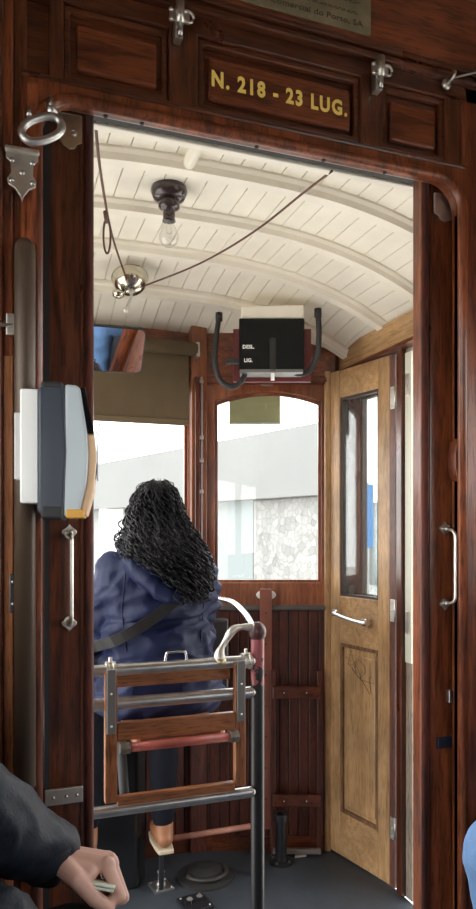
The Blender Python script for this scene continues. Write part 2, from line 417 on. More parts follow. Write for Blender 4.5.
# fillets between board header and ceiling
MB(FR).box(-.02, LR, -.03, .0, 1.825, 1.86).build('crown_moulding', mahog('X'), wr, bevel=.008)
MB(FC).box(0, .53, -.03, .0, 1.86, 1.89).build('crown_moulding', mahog('X'), wc, bevel=.008)

def sash(M, name, x0, x1, zb, ztop, ix0, ix1, izb, izs, izt, mat, glassmat, pitch=-.012):
    n = 14
    inner = archpts(ix0, ix1, izs, izt, n)+[(ix0, izb), (ix1, izb)]
    outer = [(x1-(x1-x0)*i/n, ztop) for i in range(n+1)]+[(x0, zb), (x1, zb)]
    o = MB(M).ring(outer, inner, pitch, pitch+.04).build(name, mat, kind=ST, bevel=.004)
    e = .012
    inner2 = archpts(ix0+e, ix1-e, izs-e, izt-e, n)+[(ix0+e, izb+e), (ix1-e, izb+e)]
    MB(M).ring(inner, inner2, pitch+.012, pitch+.03).build('glazing_bead', mat, o)
    MB(M).box(ix0-.01, ix1+.01, pitch+.02, pitch+.024, izb-.01, izt+.01).build('pane', glassmat, o)
    return o
clear = glass('window_glass', (.97, .98, .98), .05, dirt=.02)
w2 = sash(FR, 'window_2', fx(203), fx(327), fz(607), fz(376), fx(215), fx(321), fz(582.5), fz(402), fz(392.5), sashw(), clear)
w3 = sash(FL, 'window_3', fx(203), fx(327), fz(607), fz(376), fx(215), fx(321), fz(582.5), fz(402), fz(392.5), sashw(), clear)
w1 = sash(FC, 'window_1', .0, .53, .87, 1.88, .05, .475, .97, 1.80, 1.84, sashw(), clear)
# corner posts between the facets
for cx, sgn, nm in ((.80, 1, 'trim_5'), (.30, -1, 'trim_6')):
    ps = MB().box(cx-.035, cx+.035, 2.745, 2.83, .89, 2.1).build(nm, sashw(), kind=ST, bevel=.006)
    MB().box(cx-.035, cx+.035, 2.755, 2.83, PZ, .885).build('lower_post', darkred(), ps, bevel=.003)
    MB().box(cx-.022+.0*sgn, cx-.002, 2.728, 2.746, .9, 1.85).build('blind_channel', mahog('Z'), ps, bevel=.003)
    MB().box(cx+.004, cx+.012, 2.735, 2.746, .9, 1.85).build('metal_channel', steel, ps)
    for z in (1.82, 1.585, 1.49, 1.36): MB().box(cx-.004, cx+.012, 2.722, 2.735, z, z+.018).build('catch', steel, ps, bevel=.003)
# oval nickel plate on the arched top rail, grommet
def oval(name, M, x, z, rx, rz, mat, y0=-.018, y1=-.011, **k):
    return MB(M).prism([(x+rx*math.cos(a*math.pi/14), z+rz*math.sin(a*math.pi/14)) for a in range(28)], y0, y1).build(name, mat, **k)
ov = oval('oval_plate', FR, fx(267), fz(383.5), .037, .014, nickel, bevel=.002); tag(ov, 'small oval nickel plate on the arched rail above the right front window', 'plate')
for s_ in (-1, 0, 1): MB(FR).ell((fx(267)+s_*.018, -.02, fz(383.5)), (.004, .003, .004), 10).build('screw', steel, ov)

# ---- window strap, white grommet, ladder-like guard, floor fittings
gm = oval('oval_eyelet_plate', FR, fx(266), fz(594.5), .042, .022, plain('white_enamel', (.85, .85, .82), .3), -.02, -.012, bevel=.003)
tag(gm, 'white oval plate on the rail below the right front window, behind the leather strap', 'plate')
sp_ = MB(FR).box(fx(259.5), fx(271.5), -.046, -.035, fz(825), fz(588)).build('window_strap', plain('brown_leather', (.2, .065, .04), .45, 0, .1, bump=.3, var=.2), bevel=.003)
tag(sp_, 'long brown leather window strap hanging below the right front window', 'strap')
for z in range(7): MB(FR).lathe([(.004, 0), (.004, .002), (0, .002)], (fx(265.5), -.046, .86-.13*z), (0, -1, 0), 10).build('strap_hole', rubber, sp_)
gd = thing('wooden_guard', FR @ Vector((fx(296), -.05, PZ)), 'narrow red-brown ladder-shaped wooden guard leaning on boards under the window', 'guard')
for x in (272.5, 318.5): MB(FR).box(fx(x)-.011, fx(x)+.011, -.055, -.035, PZ, fz(668)).build('upright', darkred(), gd, bevel=.003)
for z0, z1 in ((695, 683), (800.5, 789)): 
    cb = MB(FR).box(fx(272), fx(319), -.07, -.055, fz(z0), fz(z1)).build('crossbar', mahog('X'), gd, bevel=.003)
    for x in (283, 305): MB(FR).ell((fx(x), -.071, fz((z0+z1)/2)), .003, 8).build('screw', nickel, cb)
MB(FR).box(fx(272), fx(319), -.075, -.055, PZ+.01, PZ+.03).build('bottom_bar', plain('grey_metal', (.25, .22, .2), .5, .5), gd, bevel=.002)
fp = thing('floor_pipe', WD(281, 862, 2.78).xy.to_3d()+Vector((0, 0, PZ)), 'short black pipe standing on the platform floor by the wooden guard', 'pipe')
c_ = WLOC[fp.name]
MB().lathe([(.0, 0), (.05, 0), (.05, .008), (.024, .012), (.024, .17), (.032, .175), (.032, .2), (.018, .2), (.018, .1), (0, .1)], c_).build('pipe_body', blackp, fp, smooth=False)
for a in range(4): MB().lathe([(.007, 0), (.007, .006), (0, .006)], c_+Vector((.038*math.cos(a*1.57+.7), .038*math.sin(a*1.57+.7), .008)), n=6).build('bolt', steel, fp)
rag = WD(300, 852, 2.84); rag.z = PZ
pp = MB().prism([(rag.x-.03, rag.y-.015), (rag.x+.02, rag.y-.02), (rag.x+.035, rag.y+.01), (rag.x-.01, rag.y+.02)], PZ, PZ+.006, 'Z').build('paper_scrap', plain('dirty_paper', (.5, .48, .44), .8)); tag(pp, 'small crumpled paper scrap on the floor by the wooden guard', 'paper')

# ---- roller blind in the centre window
rb_ = thing('roller_blind', (.55, 2.74, 1.64), 'olive brown roller blind pulled halfway down the centre front window', 'blind')
mbl = MB(); n = 30
za, zb_ = 1.655, 1.95
P0 = [(.30+.452*i/n, 2.738+.0008*math.sin(i*.9)) for i in range(n+1)]
fr_ = [[mbl._v((x, y+dy, z)) for x, y in P0] for dy in (0, .003) for z in (za, zb_)]
for k0, k1 in ((0, 1), (2, 3), (0, 2), (1, 3)):
    for i in range(n): mbl.bm.faces.new([fr_[k0][i], fr_[k0][i+1], fr_[k1][i+1], fr_[k1][i]])
for i in (0, n): mbl.bm.faces.new([fr_[0][i], fr_[1][i], fr_[3][i], fr_[2][i]])
fabric_b = plain('olive_brown_cloth', (.11, .078, .04), .85, bump=.3, bscale=200, var=.08)
mbl.build('blind_cloth', fabric_b, rb_)
MB().tube([(.29, 2.72, 1.957), (.78, 2.72, 1.957)], .028, 16).build('roller', fabric_b, rb_, smooth=True)
MB().box(.30, .752, 2.730, 2.746, 1.642, 1.668).build('hem_bar', plain('olive_hem', (.13, .095, .05), .8), rb_, bevel=.004)
MB().box(.775, .79, 2.70, 2.75, 1.925, 1.985).build('roller_bracket', nickel, rb_, bevel=.003)

# ---- sun visor plate inside right front window
vs = plain('olive_tinted_plate', (.2, .19, .09), .4, var=.15, vscale=12); 
b0 = vs.node_tree.nodes['Principled BSDF']; b0.inputs['Transmission Weight'].default_value = .3; b0.inputs['IOR'].default_value = 1.05
vz = thing('sun_visor', FR @ Vector((fx(254), -.03, fz(394))), 'small olive tinted sun visor hanging in the top of the right front window', 'visor')
MB(FR).box(fx(230), fx(281), .044, .048, fz(421), fz(386)).build('tinted_plate', vs, vz)
MB(FR).box(fx(229.5), fx(281.5), .042, .05, fz(422.5), fz(421)).build('bottom_edge', steel, vz)
MB(FR).box(fx(229), fx(230.3), .042, .05, fz(422.5), fz(386)).build('side_edge', steel, vz)

# ================================================================== SIDE WALLS OF THE PLATFORM
def sidewall(sgn, name):
    X = XC+sgn*.88
    o = MB()
    a, b = sorted((X-.0, X+sgn*.03))
    o.box(a, b, 2.50, 2.66, PZ, 2.0)
    wo = o.build(name, mahog(), kind=ST, bevel=.005)
    MB().box(a, b, 1.44, 1.56, PZ, 2.0).build('door_post', mahog(), wo, bevel=.005)
    MB().box(a, b, 1.5, 2.6, 1.99, 2.2).build('letterboard', cream, wo)
    return wo
sidewall(1, 'wall_right'); sidewall(-1, 'wall_left')

# ---- corner post between the right facet and the folding door
cp = MB().box(1.325, 1.43, 2.612, 2.66, PZ, 2.0).build('trim_9', mahog(), kind=ST, bevel=.004)
MB(FR).box(fx(324), fx(330), -.03, .02, PZ, 1.88).build('pale_stop', honey(), cp, bevel=.004)
# ---- folding platform door
dA = WD(328, 532, 2.887); dB = WD(392, 532, 2.57); dA.z = dB.z = 0
du = (dB-dA).normalized(); dang = math.atan2(du.y, du.x); DW = (dB-dA).length
DM = Matrix.Translation(dA) @ Matrix.Rotation(dang, 4, 'Z')          # local x along leaf, y away from camera side? (outwards)
def dpx(px):
    """local x on the leaf for a pixel column"""
    u = (px-238)/F; ph = TH+math.atan(u); D = Vector((math.sin(ph), math.cos(ph), 0))
    # solve dA + t*du = s*D
    det = du.x*(-D.y)-du.y*(-D.x); t = (-dA.x*(-D.y)+dA.y*(-D.x))/det
    return t
DT = 1.872; DB_ = PZ+.01
door = thing('door_1', dA+Vector((0, 0, DB_)), None, None, kind=ST)
def leaf(M, name, W_, par, mat, mat2, glassm, th=.035):
    lx0, lx1 = W_*.20, W_*.80; z0, z1 = .935, 1.757
    fr = MB(M)
    fr.box(0, lx0, 0, th, DB_, DT); fr.box(lx1, W_, 0, th, DB_, DT)
    lf = fr.build(name, mat, par, bevel=.003)
    MB(M).box(lx0, lx1, .001, th-.001, z1, DT-.001).build('top_rail', wood('honey_wood', (.38, .21, .09), (.58, .36, .175), 'X', .36, .2, .3), lf, bevel=.003)
    MB(M).box(lx0, lx1, .001, th-.001, .74, z0).build('lock_rail', honey('X'), lf, bevel=.003)
    MB(M).box(lx0, lx1, .001, th-.001, DB_, .04).build('bottom_rail', honey('X'), lf, bevel=.003)
    MB(M).ring(rect(lx0, lx1, .04, .74), rect(lx0+.014, lx1-.014, .054, .726), .004, .016).build('panel_moulding', wood('worn_brown_moulding', (.13, .06, .03), (.28, .15, .08), 'Z', .4, .1, .5), lf)
    MB(M).box(lx0+.003, lx1-.003, .014, th-.004, .042, .738).build('panel_field', honey(), lf, bevel=.004)
    MB(M).box(lx0+.035, lx1-.022, .006, .016, .075, .70).build('raised_panel', honey(), lf, bevel=.005)
    MB(M).ring(rect(lx0, lx1, z0, z1), rect(lx0+.01, lx1-.01, z0+.01, z1-.01), .006, th-.006).build('glazing_bead', plain('dark_bead', (.05, .03, .02), .5), lf)
    MB(M).box(lx0+.002, lx1-.002, th*.5-.002, th*.5+.002, z0+.002, z1-.002).build('pane', glassm, lf)
    return lf
dglass = glass('door_glass', (.9, .93, .93), .16, dirt=.015)
lf1 = leaf(DM, 'inner_leaf', DW, door, honey(), honey('X'), dglass)
# second leaf folded behind the first; hinged at its right-hand edge
M2 = Matrix.Translation(dB+Vector((.022, -.03, 0))) @ Matrix.Rotation(dang+R(180-8), 4, 'Z') @ Matrix.Translation((.0, -.046, 0))
mb = MB(M2)
lf2 = leaf(M2, 'outer_leaf', DW*.96, door, mahog(), mahog('X'), dglass)
# hinge edge, red jamb stile and hinges
MB(DM).box(DW-.012, DW+.016, -.001, .03, DB_, DT-.002).build('hinge_stile', wood('pinkish_wood', (.11, .04, .028), (.22, .1, .07), 'Z', .4, .1, .4), door)
for py in (397, 611, 830):
    z = EYE+(HOR-py)/F*2.55
    hg = MB(DM).box(DW-.006, DW+.017, -.004, .0, z-.042, z+.042)
    h_ = hg.build('hinge', nickel, door, bevel=.001)
    MB(DM).tube([(DW+.020, -.004, z-.042), (DW+.020, -.004, z+.042)], .004, 10).build('hinge_pin', nickel, h_, smooth=True)
    MB(DM).box(DW+.024, DW+.046, -.004, .002, z-.042, z+.042).build('hinge_flap', nickel, h_, bevel=.001)
    for k in (-.03, 0, .03): 
        MB(DM).ell((DW+.004, -.0045, z+k), .003, 8).build('screw', steel, h_)
# white/chrome handle on the lock rail
hx0, hx1 = dpx(338), dpx(371); hz = EYE+(HOR-621)/F*2.7
hd_ = MB(DM).tube(spline([(hx0, -.028, hz+.022), (hx0+.02, -.036, hz+.018), ((hx0+hx1)/2, -.04, hz+.006), (hx1-.02, -.036, hz-.002), (hx1, -.03, hz-.0)], 6), .0075, 12).build('handle', plain('polished_white_metal', (.85, .85, .84), .2, .7), door, smooth=True)
for x, z in ((hx0+.012, hz+.02), (hx1-.01, hz)):
    MB(DM).box(x-.014, x+.014, -.032, .0, z-.014, z+.014).build('handle_mount', chrome, hd_, bevel=.004)
# scratched scribble on the panel
sx0, sx1 = dpx(347), dpx(374)
def SP(px, py): 
    x = dpx(px); 
    dd = DM @ Vector((x, 0, 0)); d = dd.x*math.sin(TH)+dd.y*math.cos(TH)
    return (x, .0052, EYE+(HOR-py)/F*d)
ink = plain('black_ink', (.03, .025, .02), .6)
sb = MB(DM)
for st in ([(345, 657), (350, 661), (347, 665), (350, 650), (352, 660), (355, 667), (352, 664), (349, 666)], [(353, 664), (355, 661), (354, 668), (356, 674), (353, 666)], [(355, 658), (361, 663), (364, 668), (364, 673), (360, 678), (358, 672), (356, 667), (356, 660)], [(360, 680), (359, 674), (362, 672), (360, 670)], [(348, 664), (354, 673), (362, 682), (369, 695)], [(369, 663), (369, 677), (370, 694), (368, 678), (371, 677)], [(360, 680), (366, 682), (373, 684)], [(351, 668), (357, 677), (363, 683)]):
    sb.tube([SP(*q) for q in st], .0008, 5)
sb.build('scribble', ink, door)
# fixed jamb to the right of the door: dark post, cream strip
jp = W(403, 532, 2.16)
MB().box(jp.x-.004, jp.x+.02, 2.165, 2.2, PZ, 1.9).build('trim_7', mahog(), kind=ST, bevel=.003)
jo = MB().box(1.425, 1.445, 2.125, 2.165, PZ, 1.88).build('trim_8', wood('grey_wood', (.3, .24, .18), (.45, .38, .3), 'Z', .6, 0), kind=ST, bevel=.003)
MB().box(1.418, 1.425, 2.12, 2.16, .72, 1.86).build('cream_strip', plain('cream_strip', (.66, .66, .55), .5), jo, bevel=.002)
for z in (1.7, .83): MB().box(1.412, 1.418, 2.13, 2.15, z, z+.08).build('strip_plate', nickel, jo, bevel=.001)

# ================================================================== BULKHEAD
Y0 = 1.30; Y1 = 1.34
OX0, OX1, OZ, OR = .072, 1.006, 2.008, .072
wb = MB()
n = 8
# casing with a round-cornered doorway
inner = [(OX0, 0)]+[(OX0+OR-OR*math.cos(R(90*i/n)), OZ-OR+OR*math.sin(R(90*i/n))) for i in range(n+1)]+[(OX1-OR+OR*math.sin(R(90*i/n)), OZ-OR+OR*math.cos(R(90*i/n))) for i in range(n+1)]+[(OX1, 0)]
outl = inner+[(OX1+.032, 0), (OX1+.032, 2.04), (OX0-.032, 2.04), (OX0-.032, 0)]
bk = MB().prism(outl, Y0+.004, Y1).build('wall_bulkhead', mahog_red(), kind=ST, bevel=.006, seg=3)
bkroot = bk
# roll moulding following the arch
path = [(p[0], Y0+.002, p[1]) for p in inner]
MB().tube([(p[0]-(.004 if p[0] < XC else -.004), Y0+.003, p[2]) for p in path], .012, 10, flat=1).build('roll_moulding', mahog_red(), bk, smooth=True)
# header framing
def hb(name, x0, x1, z0, z1, y0, y1, mat, bev=.004): return MB().box(x0, x1, y0, y1, z0, z1).build(name, mat, bk, bevel=bev)
zb, zt = 2.085, 2.215
hb('header_back', OX0-.04, 1.75, 2.03, 2.60, Y0+.022, Y1, mahog('X'))
hb('header_bottom_rail', OX0-.03, OX1+.03, 2.036, 2.047, Y0+.002, Y1-.01, mahog('X'))
hb('header_top_rail', OX0-.03, 1.75, 2.188, 2.226, Y0+.002, Y1-.01, mahog('X'))
def HX(px, y=95): return W(px, y, Y0).x
for a, b in ((50, 64), (169, 199), (361, 384), (446, 462)):
    hb('header_stile', HX(a), HX(b), 2.04, 2.20, Y0+.002, Y1-.01, mahog('Z'))
for a, b in ((64, 169), (199, 361), (384, 446)):
    x0, x1 = HX(a), HX(b)
    MB().ring(rect(x0, x1, 2.047, 2.188), rect(x0+.012, x1-.012, 2.059, 2.176), Y0+.008, Y0+.02).build('panel_moulding', mahog('X'), bk, bevel=.003)
    MB().box(x0+.024, x1-.02, Y0+.010, Y0+.024, 2.072, 2.160).build('raised_panel', mahog_red('X'), bk, bevel=.006, seg=3)
# cornice above
for (z0, z1, y0) in ((2.224, 2.238, Y0-.014), (2.238, 2.249, Y0-.004), (2.249, 2.262, Y0-.010), (2.262, 2.60, Y0-.006)):
    hb('cornice', -.6, 1.75, z0, z1, y0, Y0+.03, mahog('X') if z0 != 2.262 else mahog_red('X'), .004)
# side pilasters
pil = MB().box(-.62, .028, Y0+.006, Y1, .0, 2.235).build('left_pilaster', mahog_red(), bk, bevel=.004)
MB().box(.001, .010, Y0-.004, Y0+.008, 0, 2.235).build('pilaster_bead', mahog(), bk, bevel=.004)
MB().box(.028, .052, Y0+.014, Y1, .0, 2.235).build('recess_board', mahog(), bk, bevel=.002)
MB().box(.050, .0735, Y0+.0, Y1, .0, 2.03).build('door_casing', mahog_red(), bk, bevel=.009, seg=3)
MB().box(.0105, .0275, Y0+.002, Y0+.01, .3, 1.52).build('inlay_board', wood('orange_brown_wood', (.3, .1, .035), (.5, .2, .08), 'Z', .35, .3, .4), bk, bevel=.002)
rp_ = MB().box(OX1+.0, 1.75, Y0+.002, Y1, 0, 2.235).build('right_pilaster', mahog_red(), bk, bevel=.012, seg=3)
for z in (1.84, 1.62, 1.38, 1.14, .88, .66): 
    MB().ell((OX1+.05, Y0+.001, z), (.0035, .002, .0035), 8).build('screw', nickel, bk)
MB().box(OX1+.075, OX1+.09, Y0-.02, Y0+.004, 0, 2.2).build('pilaster_bead', mahog(), bk, bevel=.006)
# rear skin behind the sliding leaves, with the black track
MB().box(-.62, .10, 1.40, 1.43, PZ, 2.12).build('rear_skin', mahog(), bk)
MB().box(.985, 1.75, 1.40, 1.43, PZ, 2.12).build('rear_skin', mahog(), bk)
MB().box(-.62, 1.75, 1.40, 1.43, 2.054, 2.60).build('rear_skin', mahog('X'), bk)
MB().box(-.3, 1.4, 1.375, 1.40, 2.036, 2.054).build('sliding_track', plain('black_track', (.012, .012, .012), .6), bk)
MB().box(.10, 1.0, 1.432, 1.455, 2.048, 2.12).build('cream_batten', cream, bk, bevel=.004)
MB().box(.085, 1.0, Y1-.005, Y1+.001, 2.010, 2.020).build('worn_edge', plain('worn_edge_metal', (.35, .3, .28), .4, .6), bk)
# screws along the header's lower edge
for px in (108, 145, 262, 330, 392): 
    q = W(px, 130+(px-93)*.2, Y0); MB().ell((q.x, Y0+.03, 2.007), (.005, .005, .003), 8).build('screw', rubber, bk)
# threshold
MB().box(.09, 1.0, 1.34, 1.44, PZ, .006).build('threshold', plain('brass_sill', (.3, .27, .2), .4, .9), bk)

# ---- sliding leaves
def sliding(name, xa, xb, edge):
    o = MB().box(xa, xb, 1.355, 1.39, .01, 2.03).build(name, mahog() if edge > 0 else mahog_red(), kind=ST, bevel=.003)
    e = xb if edge > 0 else xa; s = -edge
    MB().tube([(e+s*.010, 1.357, .01), (e+s*.010, 1.357, 2.03)], .009, 12).build('edge_bead', wood('satin_mahogany', (.05, .01, .006), (.17, .035, .018), 'Z', .75, 0), o, smooth=True)
    a, b = sorted((e+s*.022, e+s*.026)); MB().box(a, b, 1.352, 1.358, .01, 2.03).build('edge_fillet', mahog(), o)
    return o
LX = W(93, 500, 1.37).x; RX = W(417.5, 500, 1.37).x
ld = sliding('door_2', -.35, LX, 1); rd = sliding('door_3', RX, 1.45, -1)
def spade(mb, x, z, s, y0, y1, rot=0):
    """diamond/spade shaped back plate"""
    pts = [(0, 1.15), (.35, .75), (.85, .35), (.95, 0), (.6, -.35), (.45, -.6), (0, -.85), (-.45, -.6), (-.6, -.35), (-.95, 0), (-.85, .35), (-.35, .75)]
    k = -1 if rot else 1
    return mb.prism([(x+p[0]*s, z+p[1]*s*k) for p in pts], y0, y1)
def pull(par, x, zt_, zb2, off=0.0, lab=None):
    o = spade(MB(), x, zt_, .0155, 1.347, 1.354).build('pull_handle', nickel, par, bevel=.0015)
    if lab: o['label'] = lab
    spade(MB(), x, zb2, .0155, 1.347, 1.354, 1).build('lower_plate', nickel, o, bevel=.0015)
    pts = [(x, 1.35, zt_), (x, 1.325, zt_-.003), (x, 1.312, zt_-.012), (x, 1.31, zt_-.03), (x, 1.31, (zt_+zb2)/2), (x, 1.31, zb2+.028), (x, 1.312, zb2+.012), (x, 1.325, zb2+.003), (x, 1.35, zb2)]
    MB().tube(spline(pts, 5), .0042, 12).build('grip', nickel, o, smooth=True)
    for z in (zt_, zb2): MB().ell((x, 1.343, z), .0075, 12).build('boss', nickel, o, smooth=True)
hl = W(69, 533, 1.355); hl2 = W(69, 622, 1.355)
pull(ld, hl.x, hl.z, hl2.z)
hr = W(443.5, 529, 1.355); hr2 = W(443.5, 603, 1.355)
pull(rd, hr.x, hr.z, hr2.z)
# ragged brass plates at the top of the leaves
a_ = W(58, 132, 1.352); b2 = W(82, 119, 1.352); c2 = W(82, 152, 1.352)
def ragged(xa, xb, zt2, zb2, flip):
    pts = [(xa, zt2), (xb, zt2)]
    X2 = [(xb, zb2+.012), (xb-.006*(1 if xb > xa else -1), zb2+.018)]
    w2 = xb-xa
    pts += [(xb, zb2+.016), (xb-w2*.2, zb2+.012), (xb-w2*.3, zb2+.003), (xb-w2*.5, zb2), (xb-w2*.75, zb2+.006), (xa, zb2+.022)]
    return pts
bp_ = MB().prism(ragged(a_.x-.002, c2.x, 2.01, c2.z, 0), 1.350, 1.354).build('lock_plate', brass, ld, bevel=.001)
MB().ell((c2.x-.016, 1.349, c2.z+.032), (.006, .003, .006), 12).build('screw', steel, bp_)
a_ = W(433, 190, 1.352); b2 = W(455, 215, 1.352)
bp_ = MB().prism(ragged(b2.x, a_.x, 1.995, W(440, 222, 1.352).z, 0), 1.346, 1.352).build('lock_plate', nickel, rd, bevel=.001)
MB().ell((a_.x+.012, 1.349, 1.965), (.006, .003, .006), 12).build('screw', steel, bp_)
# steel keeper strips low down
q = W(66, 795, 1.352); kp = MB().box(q.x-.04, q.x+.032, 1.346, 1.353, q.z-.016, q.z+.016).build('keeper_plate', nickel, ld, bevel=.002)
for k in (-.024, .0, .02): MB().ell((q.x+k, 1.345, q.z), .003, 8).build('screw', steel, kp)
q = W(448, 742, 1.352); kp = MB().box(q.x-.03, q.x+.034, 1.349, 1.357, q.z-.013, q.z+.013).build('keeper_plate', plain('blued_steel', (.12, .15, .24), .3, .9), rd, bevel=.002)
# thin metal guide seen in the left slot, brown pull recess on the right leaf
MB().box(.077, .0945, 1.349, 1.356, .02, 2.0).build('slot_shade_strip', rubber, ld)  # black strip on the leaf stands in for the shade in the slot
gs = MB().box(.0825, .0845, 1.343, 1.348, .72, 1.24).build('guide_strip', chrome, bk)
MB().prism([(1.008, 1.42), (.998, 1.405), (.993, 1.38), (.993, 1.35), (.998, 1.33), (1.008, 1.315)], 1.306, 1.338).build('casing_swelling', mahog_red(), bk, bevel=.004)
MB().box(.994, 1.008, 1.33, 1.345, .80, .83).build('latch_keeper', steel, rd, bevel=.002)

# ---- lettering "N. 218 - 23 LUG." and its frame
gold = plain('gold_leaf_letters', (.98, .72, .18), .45, 0)
pA = W(203, 80, Y0); pB = W(348, 100, Y0)
tx = MB().text('N. 218 - 23 LUG.', .043, (0, 0, 0), (1, 0, 0), (0, 0, 1), ext=.0006, bold=.0016, space=1.22); 
tw = max(v.co.x for v in tx.bm.verts)
xa = W(211, 80, Y0+.01).x; xb = W(347, 100, Y0+.01).x
bmesh.ops.scale(tx.bm, vec=((xb-xa)/tw, 1, 1), verts=tx.bm.verts)
bmesh.ops.translate(tx.bm, vec=(xa, Y0+.0092, 2.1005), verts=tx.bm.verts)
tx.build('lettering', gold, bk)
# ---- old brass maker's plaque
pa_ = W(236, 3, Y0-.01); pb_ = W(371, 34, Y0-.01)
pq = thing('brass_plaque', (XC, Y0-.008, 2.327), 'dull brass plaque with faint engraved lines at the top of the bulkhead', 'plaque')
px0, px1 = W(205, 20, Y0-.01).x, W(371, 30, Y0-.01).x; pz0 = W(371, 36, Y0-.01).z
MB().prism(rrect(px0, px1, pz0, pz0+.10, .006), Y0-.010, Y0-.006).build('plate', plain('dull_brass_plaque', (.2, .165, .1), .5, .0, var=.35, vscale=18), pq, bevel=.001)
t_ = MB()
for k, (s, z) in enumerate((('Companhia Comercial do Porto, SA', .014),)):
    t1 = MB().text(s, .017, (0, 0, 0), (1, 0, 0), (0, 0, 1), ext=.0003)
    wd = max(v.co.x for v in t1.bm.verts); sc_ = (px1-px0-.05)/wd
    bmesh.ops.scale(t1.bm, vec=(min(sc_, 1.3), 1, 1), verts=t1.bm.verts); bmesh.ops.translate(t1.bm, vec=(px1-.02-wd*min(sc_, 1.3), Y0-.0104, pz0+z), verts=t1.bm.verts)
    me = bpy.data.meshes.new('x'); t1.bm.to_mesh(me); t_.bm.from_mesh(me)
for z in (.038, .041, .060, .063):
    xx_ = px0+.03
    while xx_ < px1-.04:
        l_ = random.uniform(.006, .016); t_.box(xx_, xx_+l_, Y0-.0104, Y0-.0098, pz0+z, pz0+z+.0014); xx_ += l_+random.uniform(.002, .006)
t_.build('engraving', plain('engraving_dark', (.05, .035, .02), .6), pq)
# ---- hinge-like nickel latches on the cornice line
def latch(px, py, lab):
    q = W(px, py, Y0-.02); x, z = q.x, q.z
    o = thing('latch', (x, Y0-.02, z-.03), lab, 'latch', 'nickel latches over the doorway')
    y = Y0-.022
    MB().box(x-.008, x+.008, y-.0, Y0, z-.032, z+.03).build('back_plate', nickel, o, bevel=.002)
    MB().tube([(x, y-.006, z-.008), (x, y-.006, z+.034)], .0085, 14).build('barrel', nickel, o, smooth=True)
    MB().tube([(x, y-.006, z-.032), (x, y-.006, z-.008)], .005, 12).build('pin', steel, o, smooth=True)
    MB().tube(arc((x+.016, z+.008), .011, 0, 330, 14, 'XZ', y-.006), .0028, 8).build('ring', nickel, o, smooth=True)
    for dz in (.016, -.002): MB().ell((x-.017, y-.004, z+dz), .0048, 10).build('wing_knob', nickel, o, smooth=True)
    MB().box(x-.02, x+.02, y-.005, y+.0, z-.004, z+.018).build('wing', steel, o, bevel=.002)
latch(179, 22, 'small nickel latch on the cornice, left of the gold lettering')
latch(379, 75, 'small nickel latch on the cornice, right of the gold lettering')
# ---- hook with a stretched cord at the upper right
q = W(447, 84, Y0-.01); hk = thing('cord_hook', q, 'small nickel hook with a taut grey cord at the upper right of the bulkhead', 'hook')
MB().lathe([(0, 0), (.012, 0), (.012, .004), (.006, .008), (0, .008)], (q.x, Y0-.006, q.z), (0, -1, 0), 16).build('rosette', nickel, hk, smooth=True)
MB().tube(spline([(q.x, Y0-.01, q.z), (q.x, Y0-.03, q.z), (q.x+.004, Y0-.035, q.z+.012), (q.x+.004, Y0-.026, q.z+.02)], 5), .003, 8).build('hook_bend', nickel, hk, smooth=True)
q3 = W(476, 73, Y0-.03)
MB().tube([(q.x, Y0-.028, q.z+.002), (q3.x, Y0-.032, q3.z), (q3.x+.2, Y0-.032, q3.z+.06)], .0022, 8).build('cord', plain('grey_cord', (.35, .33, .3), .7), hk, smooth=True)

# ---- ornate nickel hinge plate, cast loop handle, small bolts on the left pilaster
q = W(22, 176, Y0); MB().box(q.x-.02, q.x+.02, Y0-.004, Y0+.008, q.z-.025, q.z+.04).build('hinge_block', mahog_red(), bk, bevel=.001); hp = thing('hinge_plate', (q.x, Y0, q.z-.05), 'shield-shaped nickel hinge plate with five screws on the left pilaster', 'hinge')
sh = [(-.028, .042), (.028, .042), (.028, .026), (.02, .018), (.019, .0), (.026, -.012), (.024, -.022), (.012, -.028), (.004, -.04), (0, -.05), (-.004, -.04), (-.012, -.028), (-.024, -.022), (-.026, -.012), (-.019, 0), (-.02, .018), (-.028, .026)]
MB().prism([(q.x+a, q.z+b) for a, b in sh], Y0-.009, Y0-.003).build('plate', nickel, hp, bevel=.0015)
MB().box(q.x-.03, q.x+.03, Y0-.015, Y0-.002, q.z+.036, q.z+.046).build('knuckle', nickel, hp, bevel=.003)
for a, b in ((-.018, .022), (.018, .022), (0, .002), (-.018, -.014), (.018, -.014)): MB().ell((q.x+a, Y0-.009, q.z+b), (.005, .003, .005), 12).build('screw', steel, hp, smooth=True)
q = W(42, 129, Y0-.05); lp = thing('loop_handle', (q.x, Y0, q.z), 'cast aluminium oval loop handle at the upper left of the doorway', 'handle')
L1 = []
for i in range(32):
    a = 2*math.pi*i/32; ex = .038*math.copysign(abs(math.cos(a))**.85, math.cos(a)); ez = .019*math.copysign(abs(math.sin(a))**.85, math.sin(a))
    c, s = math.cos(R(33)), math.sin(R(33)); L1.append((q.x+ex*c-ez*s, Y0-.05+.0*ex, q.z+ex*s*.9+ez*c))
alu = plain('cast_aluminium', (.6, .6, .6), .38, 1, bump=.4, bscale=60, var=.1)
MB().tube(L1, .0072, 14, closed=True).build('loop', alu, lp, smooth=True)
MB().tube([(q.x+.018, Y0-.052, q.z+.03), (q.x+.014, Y0-.045, q.z+.052), (q.x+.02, Y0+.002, q.z+.056)], [.009, .007, .009], 10).build('arm', alu, lp, smooth=True)
MB().tube([(q.x+.016, Y0-.05, q.z+.04), (q.x+.014, Y0-.05, q.z+.062)], [.006, .001], 8).build('horn', alu, lp, smooth=True)
MB().tube([(q.x-.022, Y0-.05, q.z+.018), (q.x-.022, Y0-.05, q.z+.036)], [.006, .001], 8).build('horn', alu, lp, smooth=True)
